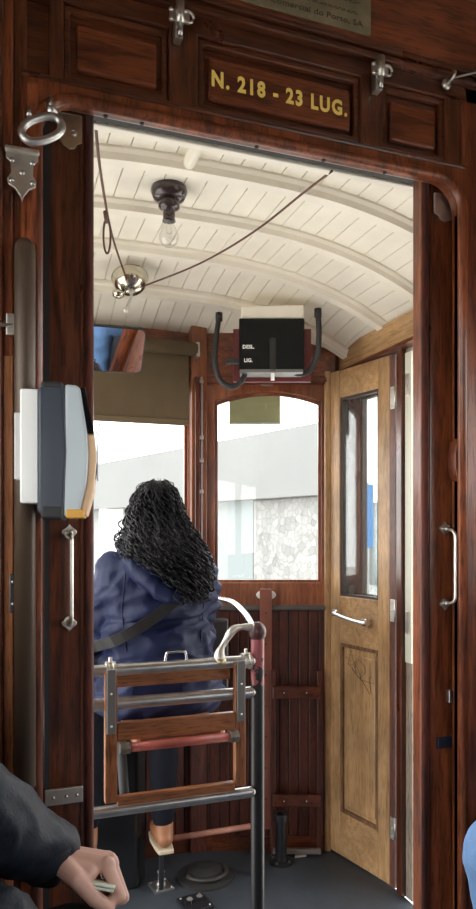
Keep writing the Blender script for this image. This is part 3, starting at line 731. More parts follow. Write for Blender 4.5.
q = W(10, 325, Y0); bt = MB().box(q.x-.007, q.x+.010, Y0-.006, Y0+.006, q.z-.02, q.z+.02).build('bolt_catch', nickel, bevel=.002); tag(bt, 'small nickel bolt catch on the pilaster, left of the brown tube', 'catch')
MB().tube([(q.x-.04, Y0-.004, q.z-.002), (q.x+.004, Y0-.004, q.z-.002)], .004, 8).build('bolt', steel, bt, smooth=True)
q = W(12, 593, Y0); bt = MB().box(q.x-.005, q.x+.007, Y0-.0, Y0+.006, q.z-.036, q.z+.034).build('strike_plate', plain('dark_steel', (.12, .11, .11), .4, .9), bevel=.002); tag(bt, 'narrow dark strike plate low on the left pilaster beside the tube', 'plate')
for k in (-.02, .02): MB().ell((q.x+.001, Y0-.001, q.z+k), .003, 8).build('screw', nickel, bt)

# ---- brown grab tube
q = W(25, 500, 1.27); tz0 = W(25, 786, 1.27).z; tz1 = W(25, 240, 1.27).z
tb = thing('grab_tube', (q.x, 1.27, tz0), 'tall brown metal tube standing against the left pilaster behind the ticket machine', 'tube')
brown = plain('brown_anodised_metal', (.085, .055, .036), .42, .25, bump=.05)
MB().lathe([(0, 0), (.0185, .0), (.0185, tz1-tz0-.02), (.0165, tz1-tz0-.008), (.010, tz1-tz0), (0, tz1-tz0+.002)], (q.x, 1.27, tz0), n=28).build('tube', brown, tb, smooth=True)
for z in (tz0+.03, tz1-.06): MB().box(q.x-.008, q.x+.008, 1.27, Y0+.008, z, z+.03).build('bracket', brown, tb)

# ---- ticket validator on the tube
VM = Matrix.Translation((q.x+.010, 1.27, 0)) @ Matrix.Rotation(R(-9), 4, 'Z')
vt = thing('ticket_machine', (q.x, 1.27, W(60, 518, 1.2).z), 'white, dark blue and orange ticket machine clamped to the brown tube at left', 'ticket machine')
dv = 1.2
def vx(px): 
    p = WD(px, 500, dv); return (p.x-q.x)*1.0
def vz_(py): return EYE+(HOR-py)/F*dv
k_ = .0
MB(VM).box(-.012, vx(37), -.055, .03, vz_(504), vz_(393)).build('mount_block', white_pl, vt, bevel=.003)
MB(VM).box(-.022, -.010, -.05, .02, vz_(481), vz_(416)).build('clamp_plate', plain('pale_grey_plastic', (.62, .62, .6), .4), vt, bevel=.002)
z0, z1 = vz_(519), vz_(388)
xb0, xb1 = vx(36), vx(62)
dk = plain('dark_blue_grey_plastic', (.03, .039, .058), .35, 0, .1)
lg = plain('light_grey_plastic', (.48, .54, .58), .35, 0, .1)
body = [(xb0, z0+.012), (xb0, z1-.012), (xb0+.012, z1), (xb1, z1+.002), (xb1+.002, z1-.02), (xb1+.007, (z0+z1)/2), (xb1+.002, z0+.02), (xb1, z0-.002), (xb0+.012, z0)]
MB(VM).prism(body, -.07, .05).build('rear_shell', dk, vt, bevel=.006, seg=3)
xf = vx(80)
for za_, zc_ in ((z0-.0005, z0+.022), (z1-.010, z1+.0025)): MB(VM).box(xb0+.006, xb1-.001, -.0715, .0515, za_, zc_).build('rubber_end', rubber, vt, bevel=.005, seg=3)
front = [(xb1, z0+.004), (xb1+.002, z1-.001), (xf-.010, z1-.002), (xf-.002, z1-.006), (xf+.010, z1-.085), (xf+.012, (z0+z1)/2-.01), (xf+.009, z0+.06), (xf-.004, z0+.006), (xf-.01, z0)]
MB(VM).prism(front, -.068, .048).build('front_shell', lg, vt, bevel=.005, seg=3)
org = plain('orange_cream_plastic', (.75, .5, .3), .4, 0, .1)
face = [(xf-.003, z0+.008), (xf+.007, z0+.06), (xf+.010, (z0+z1)/2-.01), (xf+.008, z1-.085), (xf+.022, z1-.085), (xf+.026, (z0+z1)/2-.01), (xf+.020, z0+.045), (xf+.008, z0+.004)]
MB(VM).prism(face, -.060, .040).build('reader_panel', org, vt, bevel=.003)
scr = [(xf-.004, z1-.006), (xf+.008, z1-.084), (xf+.022, z1-.084), (xf+.006, z1-.004)]
MB(VM).prism(scr, -.060, .040).build('display', plain('black_gloss', (.008, .008, .009), .08, 0, .5), vt, bevel=.002)
MB(VM).box(xf+.0255, xf+.0268, -.045, .02, (z0+z1)/2-.045, (z0+z1)/2+.02).build('blue_sticker', plain('grey_blue_print', (.2, .25, .42), .5), vt)
MB(VM).box(xb1+.004, xf+.005, -.0695, .03, z0+.001, z0+.016).build('orange_base', plain('amber_plastic', (.65, .33, .05), .35), vt, bevel=.002)
MB(VM).tube(arc((0, 0), .011, 0, 360, 16, 'XZ', 0), .001, 6)
ca = VM @ Vector((xf+.027, -.02, vz_(427)))
MB().tube([ca+Vector((.0035*math.cos(t), 0, .011*math.sin(t))) for t in [i*math.pi/10 for i in range(20)]], .0013, 6, closed=True).build('white_loop', white_pl, vt)

# ================================================================== GATE AND SEAT
GY = 1.72
gt = thing('gate_rail', (.4, GY, .49), 'gate of three horizontal steel tubes across the platform behind the driver', 'railing')
def gx(px): return W(px, 700, GY).x
xL = -.30; tubes = [(.852, 'top'), (.767, 'mid'), (.498, 'low')]
xR = gx(251)
for z, nm in tubes:
    o = MB().tube([(xL, GY, z), (xR-(.004 if nm == 'top' else 0), GY, z)], .0155 if nm != 'low' else .0145, 18).build('tube', steel, gt)
    autosmooth(o)
    MB().lathe([(0, 0), (.011, .0), (.013, .004), (.006, .012), (0, .014)], (xR, GY, z), (1, 0, 0), 14).build('end_cap', nickel, o, smooth=True)
for px in (110.5, 246):
    x = gx(px)
    MB().lathe([(.016, -.012), (.022, -.012), (.022, -.006), (.019, -.004), (.019, .004), (.022, .006), (.022, .012), (.016, .012)], (x, GY, .852), (1, 0, 0), 20).build('clamp', nickel, gt)
    MB().tube([(x, GY, .872), (x, GY, .885)], .005, 8).build('clamp_bolt', nickel, gt)
# little wire grip standing on the upper tube
a, b = gx(165), gx(187)
MB().tube(spline([(a, GY, .862), (a+.004, GY, .885), (a+.012, GY, .888), (b-.012, GY, .888), (b-.004, GY, .885), (b, GY, .862)], 5), .003, 8).build('wire_grip', chrome, gt, smooth=True)

st_ = thing('driver_seat', (gx(176), GY+.2, .50), 'hinged wooden driver seat frame with red padded handle on the steel gate', 'seat')
YF = GY-.03
sw_ = seatw('X')
def sx(px): return W(px, 740, YF).x
def sz(py, px=176): return W(px, py, YF).z
x0, x1, x2, x3 = sx(105), sx(117.5), sx(235.5), sx(246)
zlo, zhi = sz(804, 110), sz(670, 110)
MB().box(x0, x1, YF, YF+.022, zlo, .862-.01).build('stile', seatw('Z'), st_, bevel=.003)
MB().box(x2, x3, YF, YF+.022, zlo, .862-.01).build('stile', seatw('Z'), st_, bevel=.003)
def rail(nm, pyL, pyR, h, yoff=0): 
    zz = W(118, pyL, YF).z; MB().box(x1, x2, YF+yoff, YF+.02+yoff, zz-h, zz).build(nm, sw_, st_, bevel=.003)
rail('top_rail', 679.5, 668, .031, .045)
rail('back_rail', 723.5, 713, .045)
rail('bottom_rail', 797.5, 782, .023)
for x in (x0+.004, x2+.004): 
    bo = MB().box(x, x+.022, YF-.005, YF+.002, .70, .86).build('bracket', plain('grey_strap_steel', (.2, .2, .19), .45, .3), st_, bevel=.002)
    for z in (.72, .80): MB().ell((x+.011, YF-.006, z), .003, 8).build('bolt', nickel, bo)
hz_ = W(118, 748, YF-.02).z
ho = MB().tube([(sx(126), YF-.025, hz_), (sx(228), YF-.025, hz_)], .0115, 16).build('padded_handle', plain('worn_red_leather', (.33, .07, .05), .45, bump=.5, bscale=50, var=.3, vscale=30), st_, smooth=True)
for a, b in ((118, 128), (226, 235)):
    MB().lathe([(0, 0), (.014, 0), (.0145, (sx(b)-sx(a))), (0, (sx(b)-sx(a)))], (sx(a), YF-.025, hz_), (1, 0, 0), 14).build('end_socket', plain('tarnished_end', (.25, .22, .18), .45, .8, var=.4, vscale=60), ho)
    MB().box((sx(a)+sx(b))/2-.008, (sx(a)+sx(b))/2+.008, YF-.025, YF+.002, hz_-.006, hz_+.01).build('mount', steel, ho)
# seat board the driver sits on and its dark bracket post
MB().prism(rrect(.335, .60, GY+.055, 2.19, .03), .640, .660, 'Z').build('seat_board', seatw('X'), st_, bevel=.004)
ptx = W(124, 770, GY+.05)
MB().tube([(ptx.x, GY+.018, .505), (ptx.x, GY+.05, .53), (ptx.x, GY+.10, .639)], .013, 12).build('strut', plain('dark_post', (.03, .03, .032), .6, spec=.2), st_, smooth=True)

# ---- black stanchion with knob
KX = W(257.5, 700, GY+.01).x; KY = GY+.01
kz = W(257.5, 632, KY).z
sn = thing('stanchion', (KX, KY, PZ), 'black painted post with a worn dark red knob at the gate end', 'post')
mt, nt_, b_ = newmat('post_paint'); N = nt_.nodes.new; L = nt_.links.new
tcn = N('ShaderNodeTexCoord'); spz = N('ShaderNodeSeparateXYZ'); L(tcn.outputs['Object'], spz.inputs[0])
nz = N('ShaderNodeTexNoise'); nz.inputs['Scale'].default_value = 38; nz.inputs['Detail'].default_value = 5; L(tcn.outputs['Object'], nz.inputs['Vector'])
ma = N('ShaderNodeMath'); ma.operation = 'MULTIPLY_ADD'; ma.inputs[1].default_value = .34; L(nz.outputs['Fac'], ma.inputs[0]); L(spz.outputs['Z'], ma.inputs[2])
rr_ = N('ShaderNodeValToRGB'); rr_.color_ramp.interpolation = 'CONSTANT'; e = rr_.color_ramp.elements
mrn = N('ShaderNodeMapRange'); mrn.inputs[1].default_value = .9; mrn.inputs[2].default_value = 1.2; L(ma.outputs[0], mrn.inputs[0]); L(mrn.outputs[0], rr_.inputs[0])
e[0].color = (.01, .011, .013, 1); e[1].position = (1.145-.9)/.3; e[1].color = (.3, .07, .075, 1)
L(rr_.outputs[0], b_.inputs['Base Color']); b_.inputs['Roughness'].default_value = .4
ps = MB().lathe([(0, 0), (.035, 0), (.035, .01), (.0185, .015), (.0185, kz-PZ-.02), (.0165, kz-PZ-.01), (0, kz-PZ-.01)], (KX, KY, PZ), n=28).build('shaft', mt, sn)
autosmooth(ps)
kn = MB().ell((KX, KY, kz), (.0245, .0245, .028), 24).build('knob', plain('dark_maroon_knob', (.07, .02, .02), .45, 0, .15, var=.3, vscale=30), sn, smooth=True)
# cast silver arm from the upper tube to the post
q0 = W(221, 662, GY+.03); q1 = W(222, 646, GY+.05); q2 = W(229, 634, GY+.05); q3 = W(238, 628, GY+.05); q4 = W(252, 628, GY+.015)
ar = MB().tube(spline([q0, q1, q2, q3, q4], 7), [.017]+[.012]*28, 14) if False else None
pts_ = spline([W(220, 664, GY), W(220, 652, GY+.005), W(226, 640, GY+.01), W(233, 630, GY+.012), W(242, 627, GY+.012), KV if False else Vector((KX-.012, KY, W(252, 628, GY).z))], 7)
ra = [.017-.007*min(1, i/10)+.002*math.sin(i*.4) for i in range(len(pts_))]
am = MB().tube(pts_, ra, 14).build('cast_arm', nickel, sn, smooth=True)
MB().lathe([(0, 0), (.02, 0), (.018, .02), (0, .022)], W(220, 664, GY)-Vector((0, 0, .004)), n=16).build('arm_socket', brass, am, smooth=True)
# curved chrome rail ahead of the post
cr = thing('curved_handrail', W(214, 602, 2.05), 'curved chrome handrail arching from behind the driver to the knobbed post', 'handrail')
pp_ = spline([Vector((.78, 2.735, .955)), W(203, 596, 2.62), W(214, 598, 2.45), W(232, 602.5, 2.2), W(244, 613, 2.0), W(251, 624, 1.85), Vector((KX-.004, KY+.012, W(255, 634, GY).z))], 8)
MB().tube(pp_, .0105, 14).build('rail', plain('dull_chrome', (.5, .5, .5), .25, 1), cr, smooth=True)
MB().lathe([(0, 0), (.028, 0), (.026, .006), (.014, .01), (0, .01)], (.78, 2.745, .955), (0, -1, 0), n=18).build('wall_flange', nickel, cr, smooth=True)

# ---- foot rail, foot pedals, wall-mounted switch box
frl = thing('foot_rail', (.78, 2.5, PZ), 'worn red-brown foot rail low across the platform behind the gate', 'rail')
fz_ = W(200, 834, 2.5).z
MB().tube([(.565, 2.5, fz_), (.97, 2.5, fz_)], .011, 12).build('bar', plain('worn_red_rail', (.3, .13, .09), .5, bump=.3, var=.3, vscale=20), frl, smooth=True)
for x in (.58, .95): MB().tube([(x, 2.5, PZ), (x, 2.5, fz_)], .010, 10).build('support', blackp, frl)
def pedal(px, py, lab, w_, mat, knob):
    d = F*(EYE-PZ)/(py-HOR); c = WD(px, py, d); c.z = PZ
    o = thing('foot_pedal', c, lab, 'pedal')
    rt = Matrix.Rotation(R(10), 3, 'Z')
    MB().cbox(c+Vector((0, 0, .006)), (w_, w_*1.1, .012), rt).build('base_plate', mat, o, bevel=.002)
    if knob:
        MB().lathe([(0, 0), (.02, 0), (.016, .012), (.012, .014), (.012, .045), (.015, .05), (.01, .058), (0, .06)], c+Vector((0, 0, .012)), n=18).build('push_button', nickel, o, smooth=True)
    else:
        for a in ((-.02, 0), (.02, .01)): MB().lathe([(0, 0), (.012, 0), (.012, .014), (.006, .02), (0, .022)], c+Vector((a[0], a[1], .012)), n=6).build('nut', steel, o)
        MB().cbox(c+Vector((.0, 0, .018)), (w_*.8, .016, .012), rt).build('bar', blackp, o)
    for a, b in ((-1, -1), (1, -1), (1, 1), (-1, 1)): MB().ell(c+rt @ Vector((a*w_*.38, b*w_*.42, .012)), .004, 8).build('screw', steel, o)
    return o
pedal(161, 888, 'square metal foot pedal with round nickel push button on the floor', .075, plain('bare_plate', (.32, .32, .32), .4, .9), True)
pedal(195, 905, 'low black bolted floor plate right of the push-button pedal', .1, blackp, False)
tr = thing('track_brake_shoe', W(205, 858, 2.55).xy.to_3d()+Vector((0, 0, PZ)), 'dark grimy cast floor fitting in the shadow under the foot rail', 'fitting')
c = WLOC[tr.name]
MB().lathe([(0, 0), (.11, 0), (.11, .01), (.07, .018), (.065, .035), (.03, .045), (0, .045)], c, n=24).build('casting', plain('grimy_iron', (.02, .019, .018), .8, 0, bump=.8, bscale=30), tr, smooth=False)
MB().tube(arc((c.x, c.y), .085, 200, 380, 14, 'XY', PZ+.03), .007, 8).build('chain_ring', plain('grimy_steel', (.05, .045, .04), .6, .3), tr)
ctl = thing('controller', (.40, 2.64, PZ), 'black upright controller cabinet under the centre front window, beyond the driver legs', 'controller')
MB().prism([(.29, 2.74), (.29, 2.60), (.33, 2.55), (.50, 2.55), (.54, 2.60), (.54, 2.74)], PZ, .90, 'Z').build('cabinet', blackp, ctl, bevel=.01)
MB().lathe([(0, 0), (.09, 0), (.085, .03), (.03, .045), (.015, .06), (0, .06)], (.415, 2.62, .90), n=24).build('cap', brass, ctl, smooth=True)
MB().tube([(.415, 2.62, .965), (.47, 2.55, .97), (.53, 2.48, .965)], .011, 10).build('crank_handle', brass, ctl, smooth=True)
sb_ = thing('switch_box', (.80, 2.68, .54), 'black wall box under the front windows beside the chrome handrail', 'box')
MB().box(.70, .885, 2.60, 2.735, .53, .85).build('case', blackp, sb_, bevel=.012, seg=3)
MB().lathe([(0, 0), (.03, 0), (.026, .015), (0, .018)], (.79, 2.66, .85), n=18).build('spindle', brass, sb_, smooth=True)

# ================================================================== CEILING THINGS
lm = W(169, 188, 1.876); lz = ceil_z(lm.x, 1.876)
lamp = thing('ceiling_lamp', (lm.x, 1.876, lz), 'unlit clear bulb in a black ceiling holder near the doorway', 'lamp')
bk_ = plain('brown_bakelite', (.03, .016, .016), .25, 0, .4)
MB().lathe([(0, 0), (.05, 0), (.052, -.012), (.044, -.03), (.03, -.036), (0, -.036)], (lm.x, 1.876, lz), n=28).build('ceiling_rose', bk_, lamp, smooth=True)
for a in (-.7, .9): MB().ell((lm.x+.035*math.cos(a), 1.876+.035*math.sin(a)*.5-.01, lz-.018), (.018, .018, .016), 14).build('terminal', bk_, lamp, smooth=True)
MB().lathe([(.026, -.034), (.03, -.038), (.03, -.056), (.02, -.062), (.017, -.064), (.017, -.09), (.019, -.094), (.015, -.096)], (lm.x, 1.876, lz), n=24).build('lamp_holder', bk_, lamp, smooth=True)
gb = glass('bulb_glass', (.96, .96, .95), .14)
MB().lathe([(.013, -.094), (.014, -.104), (.022, -.118), (.0275, -.134), (.027, -.146), (.02, -.158), (.01, -.165), (0, -.167)], (lm.x, 1.876, lz), n=24).build('bulb', gb, lamp, smooth=True)
MB().tube(spline([(lm.x-.006, 1.876, lz-.1), (lm.x-.008, 1.876, lz-.125), (lm.x, 1.876, lz-.128), (lm.x+.008, 1.876, lz-.125), (lm.x+.006, 1.876, lz-.1)], 4), .0008, 6).build('filament', steel, lamp)
# bell
bx_ = W(130, 275, 2.42); bz = ceil_z(bx_.x, 2.42)
bell = thing('bell', (bx_.x, 2.42, bz), 'nickel gong bell with clapper lever under the ceiling left of the box', 'bell')
MB().tube(spline([(bx_.x+.035, 2.42, bz), (bx_.x+.02, 2.42, bz-.012), (bx_.x+.01, 2.42, bz-.05), (bx_.x, 2.42, bz-.075)], 5), .006, 8).build('bracket', steel, bell, smooth=True)
MB().tube(spline([(bx_.x-.015, 2.42, bz), (bx_.x+.0, 2.42, bz-.015), (bx_.x+.002, 2.42, bz-.05), (bx_.x, 2.42, bz-.075)], 5), .006, 8).build('bracket', steel, bell, smooth=True)
dome = [(.063*math.cos(a*math.pi/20), .056*math.sin(a*math.pi/20)) for a in range(11)]
MB().lathe([(.066, -.004)]+dome, (bx_.x, 2.42, bz-.05), (0, -.45, -1), 32).build('gong', plain('polished_nickel', (.6, .57, .48), .18, 1), bell, smooth=True)
MB().ell((bx_.x, 2.397, bz-.102), .010, 12).build('gong_nut', steel, bell, smooth=True)
MB().lathe([(.022, 0), (.020, .012), (.012, .018), (0, .02)], (bx_.x-.045, 2.40, bz-.11), (0, -.2, -1), 18).build('small_cup', plain('polished_nickel', (.6, .57, .48), .18, 1), bell, smooth=True)
MB().tube([(bx_.x+.012, 2.41, bz-.06), (bx_.x, 2.40, bz-.12), (bx_.x-.018, 2.39, bz-.165)], .005, 8).build('clapper', steel, bell, smooth=True)
MB().ell((bx_.x-.02, 2.39, bz-.172), (.011, .009, .012), 12).build('clapper_ball', nickel, bell, smooth=True)
# cords
cordm = plain('brown_leather_cord', (.1, .045, .03), .6, bump=.4)
p_a = W(95, 120, 1.43); p_b = W(101, 175, 1.7); p_c = W(112, 235, 2.1); p_d = Vector((bx_.x-.01, 2.40, bz-.075))
cd1 = thing('leather_cord', p_d, 'brown leather bell cord hanging from the doorway top to the bell', 'cord')
MB().tube(spline([p_a, p_b, p_c, p_d], 8), .0035, 8).build('cord', cordm, cd1, smooth=True)
lc = W(107, 236, 1.95)
MB().tube([lc+Vector((.010*math.cos(t), 0, .05*math.sin(t))) for t in [i*math.pi/14 for i in range(28)]], .003, 8, closed=True).build('knot_loop', cordm, cd1, smooth=True)
MB().tube([W(105, 212, 1.90), W(106.5, 222, 1.95)], .0055, 8).build('knot', cordm, cd1, smooth=True)
p_a = Vector((bx_.x+.03, 2.40, bz-.085)); p_e = W(332, 171, 1.43)
cd2 = thing('pull_cord', p_e, 'brown cord sagging diagonally across the ceiling from bell to doorway', 'cord')
MB().tube(spline([p_a, W(190, 268, 2.2), W(225, 250, 2.0), W(262, 226, 1.8), W(302, 194, 1.62), p_e], 8), .003, 8).build('cord', cordm, cd2, smooth=True)
# mirror
mc = Vector((.375, 2.407, 1.842)); mn = Vector((.088, -.848, -.52)).normalized()
zx = Vector((1, 0, 0)); zx = (zx-mn*zx.dot(mn)).normalized(); zz = mn.cross(zx)*-1
if zz.z < 0: zz = -zz
MM = Matrix((zx, -mn, zz)).transposed().to_4x4(); MM.translation = mc
mr_ = thing('driving_mirror', mc, 'rounded rectangular driving mirror with black rim above the driver', 'mirror')
MB(MM).prism(rrect(-.15, .125, -.083, .083, .022), 0, .022).build('housing', rubber, mr_, bevel=.005, seg=3)
MB(MM).prism(rrect(-.145, .119, -.077, .077, .018), -.0015, .001).build('mirror_glass', plain('mirror_silver', (.9, .92, .93), .01, 1), mr_)
MB().tube([MM @ Vector((-.12, .02, .02)), Vector((mc.x-.14, 2.52, 2.02)), Vector((mc.x-.14, 2.56, 2.10))], .008, 10).build('arm', rubber, mr_, smooth=True)
# black electrical box
EM = facetM(0, 0, -19.5); dB_ = 2.60
def ex(px): return (px-238)/F*dB_
def ez(py): return EYE+(HOR-py)/F*dB_
# frame: local x along the facet, y depth
def EB(): return MB(Matrix.Rotation(-TH, 4, 'Z'))
cx_ = Matrix.Rotation(-TH, 4, 'Z') @ Vector((ex(271), dB_+.05, ez(370)))
eb = thing('electrical_box', cx_, 'black electrical box with white cover and marked switches above the right front window', 'box')
EB().box(ex(239), ex(304.5), dB_, dB_+.10, ez(371), ez(318)).build('case', plain('black_enamel', (.006, .0065, .007), .5, 0, 0, spec=.2), eb, bevel=.005)
EB().box(ex(233), ex(314), dB_+.10, dB_+.12, ez(376), ez(321)).build('back_board', plain('dark_red_paint', (.16, .03, .03), .5), eb, bevel=.003)
EB().box(ex(240), ex(303), dB_-.004, dB_+.08, ez(372.5), ez(369.5)).build('bottom_edge', plain('grey_edge', (.2, .2, .2), .4, .6), eb)
EB().prism([(ex(241), ez(318)), (ex(304), ez(318)), (ex(305), ez(313)), (ex(304.5), ez(303.5)), (ex(241), ez(305))], dB_+.01, dB_+.11).build('white_cover', cream, eb, bevel=.008, seg=3)
EB().box(ex(271), ex(274.5), dB_-.002, dB_+.01, ez(380), ez(373)).build('pull_tab', white_pl, eb)
EB().box(ex(269.5), ex(276), dB_-.004, dB_, ez(372), ez(338)).build('slide', plain('black_slide', (.012, .013, .014), .3), eb, bevel=.002)
for s, px, py in (('DESL.', 242.5, 348.5), ('LIG.', 244, 362)):
    tt = EB().text(s, .019, (ex(px), dB_-.001, ez(py)), (1, 0, 0), (0, 0, 1), ext=.0004, bold=.0006); tt.build('marking', white_pl, eb)
EB().box(ex(226), ex(239), dB_+.03, dB_+.06, ez(361), ez(356.5)).build('cable_gland', rubber, eb, bevel=.003)
cabm = plain('black_conduit', (.02, .02, .022), .5)
def cable(pts, lab):
    o = thing('cable', pts[0], lab, 'cable')
    MB().tube(spline(pts, 8), .0105, 12).build('sheath', cabm, o, smooth=True)
    MB().tube([pts[0]-Vector((0, 0, .02)), pts[0]+Vector((0, 0, .012))], .014, 12).build('gland', cabm, o, smooth=True)
def E(px, py, dd): return WD(px, py, dd)
cable([E(219, 316, 2.66), E(216, 340, 2.64), E(215, 362, 2.63), E(220, 380, 2.63), E(231, 387, 2.63), E(241, 382, 2.63), E(246, 372, 2.64)], 'thick black cable looping down at the left of the electrical box')
cable([E(318, 312, 2.60), E(319, 335, 2.60), E(317, 356, 2.61), E(309, 371, 2.63), E(299, 374, 2.64), E(292, 371, 2.65)], 'thick black cable curving down at the right of the electrical box')

# ================================================================== SALOON SHELL (behind and around the camera)
SX0, SX1, SY = -.62, 1.72, -2.6
for sgn, X, nm in ((-1, SX0, 'wall_left'), (1, SX1, 'wall_right')):
    a, b = sorted((X, X+sgn*.04))
    o = MB().box(a, b, SY, Y1, 0, .95).build(nm, mahog('Y'), kind=ST)
    MB().box(a, b, SY, Y1, 1.75, 2.42).build('letterboard', mahog('Y'), o)
    for k in range(6):
        y = SY+.02+k*.77
        MB().box(a-.005, b+.005, y-.04, y+.04, .9, 1.8).build('window_post', mahog(), o)
        if k < 5: MB().box(X+sgn*.018, X+sgn*.022, y+.04, y+.73, .95, 1.75).build('pane', glass('saloon_glass', (.93, .95, .95), .05), o)
    # bench
    bx0, bx1 = sorted((X, X-sgn*.46))
    bn = thing('bench', ((bx0+bx1)/2, -.65, 0), 'slatted wooden bench along the %s side of the saloon' % ('left' if sgn < 0 else 'right'), 'bench')
    slm = MB()
    for k in range(8):
        w0 = bx0+.005+k*.057; slm.box(w0, w0+.05, SY+.1, 1.2, .42, .44)
    slm.build('seat_slats', honey('Y'), bn, bevel=.003)
    xx = bx1-.04 if sgn < 0 else bx0+.02
    MB().box(xx, xx+.02, SY+.1, 1.2, 0, .42).build('front_board', mahog('Y'), bn)
MB().box(SX0, SX1, SY-.04, SY, 0, 2.42).build('wall_back', mahog(), kind=ST)
MB().box(SX0-.04, SX1+.04, SY-.04, Y1+.02, 2.42, 2.46).build('ceiling', wood('varnished_ceiling', (.2, .1, .05), (.35, .2, .1), 'Y', .4, .2), kind=ST)

# ================================================================== PEOPLE
skin = plain('skin', (.58, .34, .27), .5, bump=.25, bscale=160, var=.08, vscale=12)
skin.node_tree.nodes['Principled BSDF'].inputs['Subsurface Weight'].default_value = .1
skin.node_tree.nodes['Principled BSDF'].inputs['Subsurface Scale'].default_value = .01
def head(mb, c, face, s=1.0):
    """head lumps: c = centre, face = facing direction"""
    c = Vector(c); f = Vector(face).normalized(); u = Vector((0, 0, 1)); r = f.cross(u).normalized(); u = r.cross(f)
    Rm = Matrix((r, f, u)).transposed()
    def e(x, y, z, rx, ry, rz): mb.ell(c+Rm @ Vector((x, y, z))*s, (rx*s, ry*s, rz*s), 20, Rm)
    e(0, -.01, .03, .074, .092, .08); e(0, .03, -.03, .058, .058, .075); e(0, .06, -.088, .028, .022, .022)
    e(0, .093, -.012, .009, .014, .026); e(0, .103, -.03, .014, .012, .010)
    e(0, .08, -.058, .024, .012, .006); e(0, .078, -.067, .021, .012, .006)
    e(.028, .072, .025, .024, .014, .008); e(-.028, .072, .025, .024, .014, .008)
    for k in (-1, 1): e(k*.074, -.005, -.005, .008, .018, .03)
    return c, Rm
def eyes(c, Rm, s, par):
    em = plain('eye_white', (.8, .78, .74), .2); im = plain('iris_brown', (.05, .025, .015), .1)
    for k in (-1, 1):
        o = MB().ell(c+Rm @ Vector((k*.029, .078, .006))*s, .0115*s, 14).build('eye', em, par, smooth=True)
        MB().ell(c+Rm @ Vector((k*.029, .0865, .006))*s, .0052*s, 10).build('iris', im, o, smooth=True)
def hand(mb, wr, d, up, side, s=1.0, curls=(50, 60, 45), thumb=None, spread=.0):
    """palm + four unequal bent fingers + thumb. d: wrist->knuckles, up: back of the hand, side: thumb side"""
    wr = Vector(wr); d = Vector(d).normalized(); up = Vector(up); up = (up-d*up.dot(d)).normalized(); sd = Vector(side); sd = (sd-d*sd.dot(d)-up*sd.dot(up)).normalized()
    def P(a, b, c): return wr+(d*a+sd*b+up*c)*s
    for b in (.026, .009, -.009, -.025):
        mb.cap(P(.012, b*.55, 0), P(.083-abs(b-.006)*.25, b, .004), .0155*s, .0115*s, 12)
    mb.cap(P(.02, .02, -.006), P(.055, .032, -.008), .017*s, .013*s, 12)
    lens = ((.044, .026, .021), (.048, .030, .022), (.045, .028, .021), (.036, .021, .019))
    for i, b in enumerate((.029, .010, -.010, -.028)):
        p = P(.083-abs(b-.006)*.25, b, .004); ang = 0; rr = (.0098, .0098, .0093, .0082)[i]*s
        mb.ell(p+up*.003*s, rr*1.08, 12)
        for k in range(3):
            ang += R(curls[k]*(1+.06*i)); v = (d*math.cos(ang)-up*math.sin(ang)+sd*spread*(1.2-i)*.3).normalized()
            q = p+v*lens[i][k]*s; mb.cap(p, q, rr, rr*.93, 12); p = q; rr *= .93
    th = thumb or [(.02, .03, -.008), (.055, .05, -.018), (.085, .046, -.03), (.108, .034, -.036)]
    pts = [P(*t) for t in th]; r0 = [.016, .0125, .0115, .0095]
    for i in range(3): mb.cap(pts[i], pts[i+1], r0[i]*s, r0[i+1]*s, 12)
    return P
def fold(p, sc_, amp, k=1.0):
    v = noise.noise(Vector((p.x*sc_[0], p.y*sc_[1], p.z*sc_[2])))
    return amp*(1-2*abs(v)**.8)*k

# ---------------- the woman driving
BX, BY = .47, 2.07
wm = thing('person', (BX, BY, .64), 'person with long curly black hair in a navy hooded jacket, seated with back turned', 'person')
def B(x, y, z): return Vector((BX+x, BY+y, z))
sh_, el, wri = {}, {}, {}
for k in (-1, 1):
    sh_[k] = B(k*.130, .01, 1.068); el[k] = B(k*.158, .10, .865); wri[k] = B(k*.13, .33, .90)
hip = {k: B(k*.085, .02, .71) for k in (-1, 1)}
kne = {-1: B(-.15, .39, .69), 1: B(.105, .37, .69)}
ank = {-1: B(-.165, .40, .135), 1: B(.11, .395, .115)}
b_m = MB()
b_m.ell(B(0, .0, .74), (.15, .11, .10)); b_m.ell(B(0, .01, .88), (.12, .09, .13)); b_m.ell(B(0, .02, 1.02), (.135, .095, .12))
b_m.cap(sh_[-1], sh_[1], .045, .045); b_m.cap(B(0, .03, 1.08), B(0, .045, 1.2), .048, .044)
for k in (-1, 1):
    b_m.cap(sh_[k], el[k], .042, .034); b_m.cap(el[k], wri[k], .034, .022)
    b_m.cap(hip[k], kne[k], .075, .052); b_m.cap(kne[k], ank[k], .050, .030)
    b_m.cap(ank[k]+Vector((0, -.02, -.03)), ank[k]+Vector((0, .11, -.05)), .026, .02)
hc, hR = head(b_m, B(0, .055, 1.255), (0, 1, -.08), .93)
bd = remesh(b_m, .0075, 3)
hm = MB()
for k in (-1, 1):
    hand(hm, wri[k], (-.2*k, 1, -.1), (0, .1, 1), (-k, 0, 0), .88, (45, 50, 35))
hm = remesh(hm, .0032, 2); me = bpy.data.meshes.new('h'); hm.bm.to_mesh(me); bd.bm.from_mesh(me)
wbody = bd.build('body', skin, wm, smooth=True)
eyes(hc, hR, .93, wbody)
